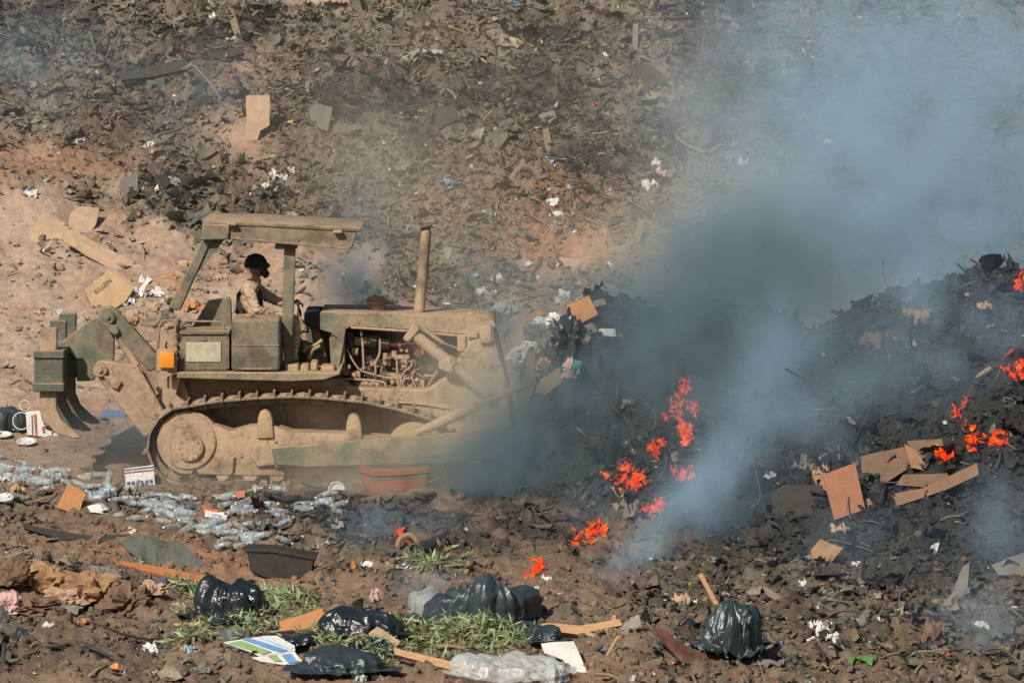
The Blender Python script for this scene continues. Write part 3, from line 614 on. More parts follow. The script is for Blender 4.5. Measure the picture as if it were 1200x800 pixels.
# tracks
def track_path():
    def arc(cx, cy, r, a0, a1, n): return [(cx + r * math.cos(R(a0 + (a1 - a0) * k / n)), cy - r * math.sin(R(a0 + (a1 - a0) * k / n))) for k in range(n + 1)]
    top = [(222, 476.5), (250, 471), (300, 467), (340, 465), (380, 467), (425, 471.5), (460, 478.5), (490, 487)]
    return top + arc(488, 529, 41, 70, -90, 8) + [(440, 570), (300, 570)] + arc(220, 523, 47.5, -90, -260, 10)
def make_track(y0, y1):
    P = track_path(); P = [W(x, y, 0) for x, y in P]; P.append(P[0]); L = [0]
    for a, c in zip(P, P[1:]): L.append(L[-1] + (c - a).length)
    n = round(L[-1] / .205); pitch = L[-1] / n; b = B(); rg = random.Random(3)
    def at_len(s):
        s %= L[-1]
        for i in range(len(P) - 1):
            if s <= L[i + 1]: return P[i].lerp(P[i + 1], (s - L[i]) / max(1e-6, L[i + 1] - L[i]))
        return P[-1]
    for k in range(n):
        a = at_len(k * pitch); c = at_len((k + .97) * pitch); d = (c - a).normalized(); nrm = Vector((-d.z, 0, d.x))
        def bx(p0, p1, n0, n1, ya, yb, bev=.004):
            pts = [a + d * p0 + nrm * n0, a + d * p1 + nrm * n0, a + d * p1 + nrm * n1, a + d * p0 + nrm * n1]
            b.poly([Vector((q.x, ya, q.z)) for q in pts], yb - ya, bev)
        l = (c - a).length
        bx(0, l, -.012, .016, y0, y1); bx(l - .028, l, .016, .075 + rg.uniform(-.008, .008), y0 + .01, y1 - .01, .005)
        bx(.01, l - .01, -.085, -.013, y0 + .14, y0 + .19, .01); bx(.01, l - .01, -.085, -.013, y1 - .19, y1 - .14, .01)
        # dirt packed on the plate
        t = bmesh.new(); bmesh.ops.create_icosphere(t, subdivisions=1, radius=1); m = (a + c) / 2 + nrm * .015
        for v in t.verts: v.co = Vector((m.x, (y0 + y1) / 2, m.z)) + d * v.co.x * l * .42 + nrm * v.co.z * .028 * rg.uniform(.5, 1.3) + Vector((0, v.co.y * (y1 - y0) * .47, 0))
        b.merge(t)
    return b
for y0, y1 in ((0, .5), (2.0, 2.5)):
    tr = Q('crawler_track', make_track(y0, y1), paint('track_paint', .42, camo=False) if y0 == 0 else M_MUD, smooth=False)
    s = 1 if y0 == 0 else -1; yo = y0 if s == 1 else y1; yy = lambda a: (min(yo + s * a, yo + s * a)); 
    def dd(b, px, py, a, c, r, **k): lo, hi = sorted((yo + s * a, yo + s * c)); p = W(px, py, 0); b.cyl((p.x, lo, p.z), (p.x, hi, p.z), r, seg=k.get('seg', 28), bevel=k.get('bevel', .012)); return b
    b = B(); dd(b, 220, 519, .08, .42, .37); dd(b, 220, 518, .03, .09, .33); dd(b, 222, 524, -.02, .04, .165)
    for k in range(10): dd(b, 222 + 12 * math.cos(k * .628), 524 + 12 * math.sin(k * .628), -.035, -.01, .012, seg=6, bevel=0)
    Q('sprocket', b, M_MUD, tr)
    b = B(); dd(b, 487, 529, .10, .40, .34); dd(b, 487, 529, .06, .12, .12)
    Q('idler_wheel', b, M_MUD, tr)
    lo, hi = sorted((yo + s * .06, yo + s * .44)); b = B()
    P = [W(x, y, 0) for x, y in [(200, 550), (206, 536), (236, 500), (250, 498), (272, 506), (292, 500), (321, 499), (341, 507), (400, 509), (476, 515), (496, 530), (484, 556), (400, 558), (300, 558), (210, 556)]]
    b.poly([Vector((q.x, lo, q.z)) for q in P], hi - lo, .02, 2); tf = Q('track_frame', b, M_MUD)
    for cx, cy in ((310, 492), (414, 497)):
        b = B(); lo2, hi2 = sorted((yo + s * .02, yo + s * .40)); P = [W(x, y, 0) for x, y in [(cx - 10, cy + 22), (cx - 8, cy - 2), (cx - 6, cy - 9), (cx, cy - 12), (cx + 6, cy - 9), (cx + 9, cy - 2), (cx + 11, cy + 22)]]
        b.poly([Vector((q.x, lo2, q.z)) for q in P], hi2 - lo2, .025, 2); Q('carrier_roller', b, M_MUD, tf)
    for k in range(7):
        b = B(); dd(b, 262 + k * 31, 556, .08, .42, .10, seg=20); Q('track_roller', b, M_BODY, tf)
    b = B()
    for x, y, r in ((295, 525, .02), (322, 517, .022), (282, 534, .02)): dd(b, x, y, .04, .07, r, seg=8, bevel=0)
    dd(b, 333, 534, -.02, .08, .075); dd(b, 333, 534, -.05, -.01, .045)
    lo3, hi3 = sorted((yo + s * .0, yo + s * .08))
    for pl in ([(300, 520), (320, 522), (324, 545), (302, 547), (292, 535)], [(322, 521), (347, 521), (348, 548), (322, 548)]):
        P = [W(x, y, 0) for x, y in pl]; b.poly([Vector((q.x, lo3, q.z)) for q in P], hi3 - lo3, .012)
    Q('trunnion', b, M_BODY, tf)
# push arms, struts, blade
for y0 in (-.22, 2.56):
    b = B(); b.pr([(347, 523), (420, 516), (520, 509), (612, 500), (614, 534), (520, 543), (350, 547)], y0, y0 + .16, .015, 2).pr([(318, 524), (350, 521), (352, 547), (322, 545)], y0 + .03, y0 + .2, .015); Q('push_arm', b, paint('arm_paint', .28) if y0 < 0 else M_MIXED)
    b = B(); b.rod((488, 507, y0 + .08), (612, 452, y0 + .08), .045).rod((500, 502, y0 + .08), (560, 475, y0 + .08), .06); Q('tilt_strut', b, M_MUD)
b = B(); cur = [(622, 440), (612, 462), (606, 490), (606, 520), (612, 550), (624, 572)]
b.pr([(x, y) for x, y in cur] + [(x + 7, y) for x, y in cur[::-1]], -.35, 2.85, .01); bl = Q('blade', b, M_STEEL)
b = B(); b.pr([(612, 548), (624, 572), (631, 572), (619, 548)], -.36, 2.86, .004); Q('cutting_edge', b, M_STEEL, bl)

# fasteners, seams and grab points on the side boxes and canopy
M_BOLT = plain('bolt_head', (.20, .15, .10), .6, .5)
def bolts(par, pts, y, r=.011):
    for i, (x, yy_) in enumerate(pts):
        b = B(); b.disc(x, yy_, y - .012, y + .004, r, 6, 0); b.build('bolt_head', M_BOLT, par)
bolts(bb, [(212, 394), (212, 431), (266, 394), (266, 431), (239, 431), (239, 394)], .178); bolts(can, [(250, 276), (300, 279), (350, 282), (400, 287)], .298)
b = B(); b.rect(236, 396, 242, 399, .165, .185, .003); b.build('latch', M_BOLT, bb)
b = B(); b.rect(283, 431, 318, 433, .108, .13, .002).rect(274, 404, 327, 405.2, .112, .125, .001); b.build('weld_seam', M_MIXED, ft)
bolts(hood, [(420, 378), (445, 380), (470, 381), (500, 384), (525, 386), (550, 387)], .718, .009)
# ------------------------------------------------------------------ driver
def skin_mesh(chains, sub=2):
    """chains: lists of (Vector, radius); a chain may start at an existing vertex index"""
    vs, es, rs = [], [], []
    for start, pts in chains:
        prev = start
        for p, r in pts:
            vs.append(Vector(p)); rs.append(r if isinstance(r, tuple) else (r, r)); i = len(vs) - 1
            if prev is not None: es.append((prev, i))
            prev = i
    me = bpy.data.meshes.new('skin'); me.from_pydata(vs, es, []); o = bpy.data.objects.new('skin', me); COL.objects.link(o)
    m = o.modifiers.new('s', 'SKIN'); m.use_smooth_shade = True
    for i, sv in enumerate(me.skin_vertices[0].data): sv.radius = rs[i]; sv.use_root = (i == 0)
    u = o.modifiers.new('u', 'SUBSURF'); u.levels = sub; u.render_levels = sub
    dg = bpy.context.evaluated_depsgraph_get(); dg.update()
    out = bpy.data.meshes.new_from_object(o.evaluated_get(dg)); bpy.data.objects.remove(o); return out
def join_meshes(name, ms, mats):
    bm = bmesh.new()
    for m, mi in ms:
        n = len(bm.faces); bm.from_mesh(m); bm.faces.ensure_lookup_table()
        for f in bm.faces[n:]: f.material_index = mi; f.smooth = True
    me = bpy.data.meshes.new(name); bm.to_mesh(me); bm.free(); return me
def p3(x, y, d): return W(x, y, d - .22)
M_SKIN = plain('skin', (.24, .115, .075), .6, .35, .1, .1, 60)
t = NT('desert_cloth'); P_ = t.obj()
c_ = t.ramp(t.noise(13, 3, .6, P_), [(.42, (.50, .38, .26)), (.46, (.40, .25, .16)), (.54, (.52, .40, .28)), (.57, (.24, .16, .10)), (.64, (.46, .35, .25))])
t.bsdf(c_, .9, t.bump(t.noise(16, 4, .6, P_), .9, .03), spec=.1); M_CLOTH = t.m
M_VEST = plain('dark_vest_cloth', (.045, .045, .035), .85, .15, .3, .6, 25)
drv = thing('person', 'driver in desert camouflage jacket, helmet and breathing mask, seated under the canopy', 'person', tuple(W(300, 372, 1.2)))
pel = p3(297, 371, 1.2)
S_Y = -.2
chains = [(None, [(pel, (.15, .13)), (p3(293, 358, 1.2), (.15, .12)), (p3(292, 345, 1.2), (.18, .13)), (p3(295, 336, 1.2), (.15, .10)), (p3(299, 329, 1.2), (.06, .06)), (p3(301, 324, 1.2), (.055, .055))]),
          (3, [(p3(292, 338, 1.02), (.08, .08)), (p3(295, 350, .93), (.06, .06)), (p3(301, 363, .90), (.052, .05)), (p3(312, 366, .96), (.045, .042)), (p3(322, 366.5, 1.0), (.032, .03))]),
          (3, [(p3(298, 338, 1.38), (.08, .08)), (p3(312, 346, 1.46), (.06, .06)), (p3(326, 354, 1.46), (.052, .05)), (p3(337, 354, 1.42), (.045, .04)), (p3(345, 354, 1.40), (.032, .03))]),
          (0, [(p3(310, 374, 1.08), (.095, .09)), (p3(328, 374, .99), (.08, .08)), (p3(345, 374, .92), (.068, .068)), (p3(347, 388, .9), (.06, .06)), (p3(345, 410, .9), (.045, .045)), (p3(345, 424, .9), (.04, .04))]),
          (0, [(p3(310, 374, 1.32), (.095, .09)), (p3(332, 374, 1.42), (.08, .08)), (p3(350, 376, 1.46), (.065, .065)), (p3(356, 392, 1.46), (.055, .055)), (p3(360, 412, 1.46), (.045, .045))])]
torso = skin_mesh(chains, 3)
for v in torso.vertices:
    q = v.co; d_ = mnoise.noise(Vector((q.x * 9, q.y * 9, q.z * 26 + 4 * mnoise.noise(q * 8)))) * .016 + mnoise.noise(q * 34) * .006; v.co = q + v.normal * (d_ + .008)
def hand(wrist, d, palm_n, side):
    """palm with four unequal curled fingers and a thumb from its side"""
    d = d.normalized(); n = palm_n.normalized(); s = d.cross(n).normalized() * side
    ch = [(None, [(wrist - d * .02, (.026, .022)), (wrist + d * .03, (.034, .02)), (wrist + d * .075, (.036, .018))])]
    ms = [skin_mesh(ch, 1)]
    for k, L_ in enumerate((.072, .080, .076, .060)):
        o = wrist + d * .07 + s * ((k - 1.5) * .019)
        ms.append(skin_mesh([(None, [(o - d * .015, .010), (o + d * L_ * .4 - n * .006, .0095), (o + d * L_ * .62 - n * .028, .0088), (o + d * L_ * .5 - n * .05, .0075)])], 1))
    o = wrist + d * .03 + s * -.03
    ms.append(skin_mesh([(None, [(o, .012), (o + d * .025 - s * .024 - n * .01, .011), (o + d * .05 - s * .018 - n * .03, .009)])], 1)); return ms
hands = hand(p3(321, 366.5, 1.0), Vector((1, .25, -.05)), Vector((0, 0, 1)), 1) + hand(p3(344, 354, 1.40), Vector((1, -.1, -.1)), Vector((0, 0, 1)), -1)
# head with a face
hc = p3(301, 313, 1.2); bm = bmesh.new(); bmesh.ops.create_uvsphere(bm, u_segments=32, v_segments=24, radius=1)
for v in bm.verts:
    x, y, z = v.co
    X = x * .102; Y = y * .08; Z = z * .126
    if z < -.1: X *= 1 - .22 * (-z) + (.12 * (-z) if x > 0 else -.10 * (-z)); Y *= 1 - .35 * (-z)
    g = lambda cx, cy, cz, r: math.exp(-((X - cx) ** 2 + (Y - cy) ** 2 + (Z - cz) ** 2) / r ** 2)
    X += .024 * g(.095, 0, -.012, .018) + .010 * g(.095, 0, .022, .03) - .012 * (g(.09, .032, .006, .015) + g(.09, -.032, .006, .015)) + .008 * g(.088, 0, -.055, .02) - .006 * g(.09, 0, -.045, .008)
    Y += .014 * (g(-.005, .075, 0, .016)) - .014 * g(-.005, -.075, 0, .016)
    v.co = (X, Y, Z)
bm.transform(Matrix.Translation(hc)); hm = bpy.data.meshes.new('head'); bm.to_mesh(hm); bm.free()
bodym = join_meshes('body', [(torso, 1), (hm, 0)] + [(m, 0) for m in hands], None)
link('body', bodym, [M_SKIN, M_CLOTH], drv)
for sy in (-1, 1):
    b = B(); b.ico(hc + Vector((.082, sy * .03, .008)), .011, .013, .009, 2); b.build('eye', plain('eye_white', (.5, .48, .45), .3), drv)
b = B(); t_ = bmesh.new(); bmesh.ops.create_uvsphere(t_, u_segments=32, v_segments=20, radius=1)
for v in t_.verts:
    x, y, z = v.co
    if z < -.05: v.co = Vector((x * 1.03, y * 1.03, -.05 - .25 * (abs(z) > .3)))
    if z < .1 and x > .7: v.co.x += .22
for v in t_.verts: v.co = Vector((v.co.x * .138, v.co.y * .116, v.co.z * .13)) + hc + Vector((-.012, 0, .035))
b.merge(t_); b.tube([hc + Vector((.02, -.092, .03)), hc + Vector((.05, -.08, -.05)), hc + Vector((.05, -.02, -.11))], .007, 6)
b.build('helmet', plain('helmet_cloth', (.03, .032, .02), .85, .15, .3, .5, 30), drv)
b = B(); b.ico(hc + Vector((.085, 0, -.05)), .05, .058, .055, 2).cyl(hc + Vector((.09, -.03, -.07)), hc + Vector((.125, -.055, -.10)), .042, seg=16, bevel=.008).cyl(hc + Vector((.09, .03, -.07)), hc + Vector((.125, .055, -.10)), .04, seg=16, bevel=.008)
b.tube([hc + Vector((.06, -.055, -.03)), hc + Vector((-.02, -.085, -.01)), hc + Vector((-.08, -.05, .0))], .006, 6); b.build('breathing_mask', M_BLACKISH, drv)
b = B(); b.pr([(291, 336), (299, 331), (305, 335), (303, 342), (306, 352), (306, 364), (296, 366), (286, 362), (287, 345)], 1.06, 1.34, .03, 2); v_ = b
tv = skin_mesh([(None, [(p3(299, 364, 1.2), (.175, .125)), (p3(297, 352, 1.2), (.195, .12)), (p3(297.5, 341, 1.2), (.17, .11)), (p3(300, 335, 1.2), (.10, .075))])], 2)
v_.bm.free(); link('vest', tv, M_VEST, drv, True)
# ------------------------------------------------------------------ individual pieces of rubbish
def N_(x, y, z): return Vector((x, y, z)).normalized()
def solid_plate(pts3, n, th, warp=.0, seed=0, cuts=0):
    n = n.normalized(); bm = bmesh.new(); vs = [bm.verts.new(p) for p in pts3]; f = bm.faces.new(vs)
    if cuts:
        bmesh.ops.triangulate(bm, faces=[f]); bmesh.ops.subdivide_edges(bm, edges=bm.edges[:], cuts=cuts, use_grid_fill=True)
        bmesh.ops.triangulate(bm, faces=bm.faces[:])
        for v in bm.verts: v.co += n * warp * (mnoise.noise(v.co * 3.1 + Vector((seed, 0, 0))) + .5 * mnoise.noise(v.co * 8 + Vector((seed, 0, 0)))); v.co += Vector((mnoise.noise(v.co * 9), 0, mnoise.noise(v.co * 9 + Vector((5, 5, 5))))) * warp * .25
    r = bmesh.ops.extrude_face_region(bm, geom=bm.faces[:]); ev = [v for v in r['geom'] if isinstance(v, bmesh.types.BMVert)]
    bmesh.ops.translate(bm, verts=ev, vec=-n * th); bmesh.ops.recalc_face_normals(bm, faces=bm.faces[:]); return bm
def unproj(px, py, p0, n):
    d = FWD + Vector((1, 0, 0)) * ((px - 600) / FX) + UP * ((400 - py) / FX)
    return CAM + d * ((p0 - CAM).dot(n) / d.dot(n))
def plate(name, label, cat, pts, base, n, th, mat, warp=.015, cuts=3, lift=.03, group=None, y=None, parent=None, fwd=0):
    """flat piece: outline in photo pixels laid on the plane with normal n through the ground under base"""
    n = Vector(n).normalized(); p0 = at(*base) if y is None else W(base[0], base[1], y); p0 = p0 + Vector((0, 0, lift)) + (CAM - p0).normalized() * fwd
    P = [unproj(a, b, p0, n) for a, b in pts]; c = sum(P, Vector()) / len(P)
    bm = solid_plate([p - c for p in P], n, th, warp, len(name) + pts[0][0], cuts)
    me = bpy.data.meshes.new(name); bm.to_mesh(me); bm.free()
    o = bpy.data.objects.new(name, me); COL.objects.link(o); me.materials.append(mat); o.location = c
    return tag(o, label, cat, group)
def cardboard(name, c, dirt=.4, scale=6):
    t = NT(name); P = t.obj(); a = t.noise(scale, 5, .65, P); f = t.noise(60, 3, .6, P)
    k = t.mix(t.ramp(a, [(.4, 0.), (.75, dirt)]), c, tuple(v * .45 for v in c)); k = t.mix(1., k, t.ramp(f, [(.3, .85), (.7, 1.12)]), 'MULTIPLY')
    t.bsdf(k, .9, t.bump(a, .4, .02), spec=.12); return t.m
def wood(name, c):
    t = NT(name); mp = t.n('Mapping', {'Vector': t.obj(), 'Scale': (2, 14, 14)}); a = t.noise(5, 6, .65, mp.outputs[0], 1.2)
    k = t.mix(1., c, t.ramp(a, [(.3, .6), (.7, 1.2)]), 'MULTIPLY'); t.bsdf(k, .8, t.bump(a, .4, .01), spec=.2); return t.m
def film(name, c, rough=.28, spec=.6, f=6, b=.8, alpha=None):
    t = NT(name); P = t.obj(); a = t.noise(f, 5, .6, P, 1.2); m = t.n('Mapping', {'Vector': P, 'Scale': (1, 1, .35)}); w = t.noise(f * 2.2, 3, .6, m.outputs[0], 2.)
    t.bsdf(c, rough, t.bump(t.math('ADD', a, w), b, .035), spec=spec, alpha=alpha); return t.m
M_CARD = cardboard('tan_cardboard', (.44, .30, .20)); M_CARD2 = cardboard('brown_cardboard', (.34, .20, .11), .5); M_CARD3 = cardboard('sooty_cardboard', (.19, .12, .08), .6)
M_OCARD = cardboard('orange_cardboard', (.46, .22, .10), .3); M_GREYB = cardboard('grey_board', (.20, .18, .155), .5); M_DARKB = cardboard('charred_board', (.055, .05, .045), .5)
M_WOOD = wood('sawn_wood', (.50, .30, .16)); M_WOODG = wood('grey_wood', (.24, .185, .13)); M_WOODR = wood('red_wood', (.42, .17, .07))
M_BAG = film('black_bag', (.014, .02, .022), .22, .8, b=.35); M_BAG2 = film('dark_sheeting', (.028, .042, .045), .36, .6, 4, .35)
M_WHITE = cardboard('white_paper', (.66, .63, .58), .25); M_WPLAS = film('white_plastic', (.62, .62, .60), .4, .5, 7, .6)
M_TARP = film('grey_green_tarp', (.10, .105, .085), .7, .2, 3, .7); M_BLUE = plain('blue_plastic', (.06, .13, .27), .4, .5, .2); M_REDP = plain('faded_red_plastic', (.34, .085, .055), .6, .3, .35, .4, 9)
M_PINK = plain('pink_cloth', (.55, .36, .33), .8, .2, .2, .5, 30)
UPN = (0, -.35, 1)
# --- slope behind
plate('cardboard_sheet', 'upright tan cardboard sheet standing alone high on the slope above the canopy', 'cardboard', [(288, 112), (316, 112), (316, 147), (305, 153), (300, 167), (289, 166)], (300, 165), (-.1, -1, .35), .012, M_CARD, .02)
plate('cardboard_sheet', 'grey weathered board leaning among the rubble up slope left of the canopy', 'board', [(140, 211), (161, 202), (162, 224), (148, 235), (141, 228)], (150, 232), (.2, -1, .3), .015, M_GREYB)
plate('cardboard_sheet', 'wide torn tan cardboard at the far left of the flattened cartons', 'cardboard', [(33, 270), (54, 250), (80, 262), (82, 272), (70, 285), (36, 283)], (55, 280), (-.1, -.7, 1), .015, M_CARD, .04)
plate('cardboard_sheet', 'torn tan cardboard with a ragged lower edge, uppermost of the flattened cartons', 'cardboard', [(81, 252), (92, 242), (116, 244), (113, 262), (102, 279), (80, 268)], (98, 270), (.1, -.8, 1), .015, M_CARD, .04, lift=.08)
plate('cardboard_sheet', 'long flattened tan carton pointing down towards the lettered box', 'cardboard', [(72, 272), (84, 268), (168, 313), (166, 319), (148, 324), (100, 298), (74, 282)], (118, 305), (.05, -.7, 1), .02, M_CARD, .03, lift=.10)
plate('cardboard_sheet', 'small dark-edged flap sticking up beside the flattened cartons', 'cardboard', [(104, 281), (118, 272), (117, 286), (106, 284)], (110, 286), (.3, -1, .2), .012, M_CARD2)
kb = thing('cardboard_box', 'ochre cardboard box with black lettering lying tilted behind the ripper', 'box', tuple(at(128, 356)))
n = N_(.05, -1, .55); p0 = at(128, 358) + Vector((0, 0, .10)); fr = [(99, 340), (127, 316), (157, 337), (148, 352), (128, 366), (108, 360)]
P = [unproj(a, b, p0, n) for a, b in fr]; bm = solid_plate(P, n, .22, .012, 4, 2); bm_link('carton', bm, cardboard('ochre_cardboard', (.44, .30, .17), .4), kb)
P = [unproj(a, b, p0 + n * .01, N_(.5, -1, 1.1)) for a, b in [(127, 316), (131, 313), (160, 335), (157, 338)]]; bm = solid_plate(P, N_(.5, -1, 1), .008, .004, 2, 1); bm_link('flap', bm, M_CARD, kb)
def text_on(s, px, py, p0, n, size, ang, mat, parent, off=.02, ex=1.):
    cu = bpy.data.curves.new('lettering', 'FONT'); cu.body = s; cu.size = size; cu.align_x = 'CENTER'; cu.align_y = 'CENTER'; cu.extrude = .001
    tmp = bpy.data.objects.new('tmp', cu); COL.objects.link(tmp); dg = bpy.context.evaluated_depsgraph_get(); dg.update()
    me = bpy.data.meshes.new_from_object(tmp.evaluated_get(dg)); bpy.data.objects.remove(tmp)
    n = n.normalized(); q = unproj(px, py, p0, n) + n * off; x = Vector((1, 0, 0)); x = (x - n * x.dot(n)).normalized(); y = n.cross(x)
    a = R(ang); X = x * math.cos(a) + y * math.sin(a); Y = -x * math.sin(a) + y * math.cos(a)
    M = Matrix((X * ex, Y, n)).transposed().to_4x4(); M.translation = q; me.transform(M); return link('lettering', me, mat, parent)
text_on('KILLON', 120.5, 336, p0, n, .085, 43, plain('black_ink', (.05, .04, .035), .8), kb, .022)
beam = plate('wooden_beam', 'long charred beam lying across the slope at the upper left', 'beam', [(140, 86), (284, 55), (286, 62), (240, 76), (180, 90), (142, 94)], (210, 84), (0, -1, .5), .10, M_DARKB, .006, lift=.12)
plate('charred_sheet', 'dark square sheet leaning in the rubble up the slope above the exhaust stack', 'board', [(508, 129), (533, 122), (541, 143), (536, 140), (513, 152)], (523, 148), (0, -1, .5), .03, M_DARKB, .02, lift=.08)
plate('charred_sheet', 'dark pointed sheet standing at the edge of the blue smoke', 'board', [(739, 79), (752, 73), (777, 86), (757, 113), (744, 100)], (757, 108), (0, -1, .5), .02, M_DARKB, .02, lift=.08)
plate('charred_sheet', 'dark notched panel among rubble to the right of the upright cardboard', 'board', [(362, 128), (372, 122), (390, 126), (384, 155), (371, 150), (366, 154)], (376, 150), (.2, -1, .3), .12, M_GREYB, .02, lift=.08)
plate('charred_sheet', 'dark box corner beside the grey weathered board', 'board', [(180, 206), (196, 204), (199, 214), (190, 228), (184, 220)], (190, 224), (.2, -1, .3), .10, M_DARKB, .02, lift=.06)
for pts, base, l, m in (([(636, 152), (643, 150), (648, 178), (640, 180)], (643, 176), 'short grey board standing upright above the burnt hollow', M_WOODG), ([(611, 185), (616, 188), (600, 215), (594, 211)], (604, 206), 'grey plank leaning left of the burnt hollow', M_WOODG), ([(748, 256), (756, 258), (748, 292), (740, 288)], (746, 286), 'grey plank fading into the smoke right of the red soil', M_WOODG),
        ([(742, 28), (748, 28), (747, 62), (741, 62)], (744, 58), 'grey stake standing near the top edge of the tip', M_WOODG), ([(270, 26), (276, 18), (282, 40), (276, 48)], (276, 44), 'short stake near the top of the tip above the long beam', M_WOODG),
        ([(656, 301), (690, 305), (688, 310), (660, 316), (640, 318)], (664, 312), 'pale bent strip of wood lying on the red soil', M_CARD)):
    plate('plank', l, 'plank', pts, base, (.1, -1, .4), .03, m, .01, 1, lift=.05, group='boards stuck in the slope')
def pipe(name, label, cat, pts, r, mat, y=None, lift=.04, sm=5, group=None):
    P = [(at(a, b) if y is None else W(a, b, y)) + Vector((0, 0, lift)) for a, b in pts]; c = P[0].copy(); b = B(); b.tube([p - c for p in catmull(P, sm)], r, 8)
    o = b.build(name, mat); o.location = c; return tag(o, label, cat, group)
pipe('bent_pipe', 'thin bright bent pipe hooked over the dark pit left of the upright cardboard', 'pipe', [(219, 89), (224, 86), (233, 92), (245, 105), (259, 124)], .016, plain('pale_metal', (.16, .16, .155), .5, .4, .3), lift=.10)
pipe('cable', 'dark cable looping round the red soil in the middle of the slope', 'cable', [(664, 212), (672, 228), (690, 244), (712, 240), (721, 226), (716, 216)], .018, M_BLACKISH, lift=.04)
pipe('metal_rod', 'pale metal rod lying level across the burnt hollow', 'rod', [(640, 193), (660, 195), (681, 193)], .012, M_WHITE, lift=.10)
pipe('branch', 'pale curved branch lying in the smoke at the right of the slope', 'branch', [(792, 168), (808, 180), (830, 186), (846, 182)], .025, M_WOODG, lift=.08)
for k, (a, b_) in enumerate((((82, 70), (100, 45)), ((112, 62), (126, 48)), ((124, 76), (142, 45)), ((112, 68), (106, 48)))): pipe('dark_pole', 'dark thin pole sticking out of the burnt patch at the upper left', 'pole', [a, b_], .018, M_TARP, lift=.10, group='poles in the burnt patch')
def crumple(name, label, cat, px, py, rx, rz, mat, seed=0, ry=None, flat=.35, nz=.35, f=1.5, sub=4, ridge=.25, base=None, lift=0., group=None, y=None, rot=0., parent=None):
    """creased lump: centre and half sizes in photo pixels"""
    g = at(*(base or (px, py + rz * .8))) if y is None else W(px, py + rz * .8, y); k = mpp(g); RX, RZ = rx * k, rz * k; RY = ry if ry else (RX + RZ) * .5
    S = Vector((seed * 3.7, seed * 1.9, seed)); bag = cat in ('bin bag', 'plastic bag', 'plastic sheet'); sheet = sub == 3
    if sheet:
        bm = bmesh.new(); bmesh.ops.create_grid(bm, x_segments=9, y_segments=8, size=1); rg_ = random.Random(int(seed * 97)); nl = lambda q, a: mnoise.noise(q + Vector((a, a * .7, 0)))
        bmesh.ops.delete(bm, geom=[v for v in bm.verts if v.co.length + .9 * nl(v.co * 1.7 + S, 3) > 1.12], context='VERTS')
        ax = rg_.uniform(0, 3.14); dx, dy = math.cos(ax), math.sin(ax)
        for v in bm.verts:
            q = v.co.copy(); fold = abs(((q.x * dx + q.y * dy) * 1.6 + 1.3 * nl(q * 1.2 + S, 1)) % 1 - .5) * 2; z = 1.1 * fold - .5 + 1.3 * nl(q * 1.8 + S, 5) + .5 * nl(q * 4.5 + S, 9)
            v.co = Vector(((q.x + .4 * nl(q * 3 + S, 7)) * RX, (q.y * .8 + .4 * nl(q * 3 + S, 11)) * RY, max(z, -.5) * RZ * .9 + RZ * .35 * q.y))
        bmesh.ops.solidify(bm, geom=bm.faces[:], thickness=.006)
    elif bag:
        bm = bmesh.new(); NR, NA = 46, 120; rings = []; kx, ky = .35 * math.cos(seed * 2.1), .2 * math.sin(seed * 1.7); nl = lambda q, a: mnoise.noise(q + S + Vector((a, a * .7, 0)))
        for i in range(1, NR + 1):
            t_ = i / NR; row = []
            for j in range(NA):
                an = j / NA * 6.28318; ca, sa = math.cos(an), math.sin(an); dirv = Vector((ca, sa, 0))
                if t_ < .78: ph = t_ / .78 * 1.5708; ra = math.sin(ph) ** .9; z = math.cos(ph) ** .75 * .8
                else: ra = 1 + (t_ - .78) * (1.1 + 2.4 * nl(dirv * 1.1, 2)); z = 0
                out = 1 + .55 * nl(dirv * .9, 4) + .18 * nl(dirv * 2.5, 6)
                w_ = nl(Vector((ca * ra, sa * ra, z)) * 1.4, 8); fq = Vector((ca * 2.4, sa * 2.4, z * .9 + w_ * .8))
                r1 = 1 - 2 * abs(nl(fq, 12)); r2 = 1 - 2 * abs(nl(fq * 2.6, 14)); r3 = 1 - 2 * abs(nl(Vector((ca * ra, sa * ra, z)) * 3.2 + Vector((w_, 0, w_)), 16)); fo = ridge * (.30 * r1 + .16 * r2 + .16 * r3) * min(1, t_ * 2.2)
                X = ra * ca * out * (1 + fo * .6); Y = ra * sa * out * (1 + fo * .6); Z = z * (1 + .55 * nl(Vector((X, Y, 0)) * 1.1, 20)) + fo * .5 + (.12 * max(0, 1 - t_ * 6))
                row.append(bm.verts.new(((X + kx * z) * RX * .92, (Y + ky * z) * RY, max(Z * (1 + flat) - flat, -flat) * RZ)))
            rings.append(row)
        for A_, B_ in zip(rings, rings[1:]):
            for j in range(NA): bm.faces.new((A_[j], B_[j], B_[(j + 1) % NA], A_[(j + 1) % NA]))
        bm.faces.new(rings[0][::-1]); bmesh.ops.recalc_face_normals(bm, faces=bm.faces)
    else:
        bm = bmesh.new(); bmesh.ops.create_icosphere(bm, subdivisions=sub, radius=1)
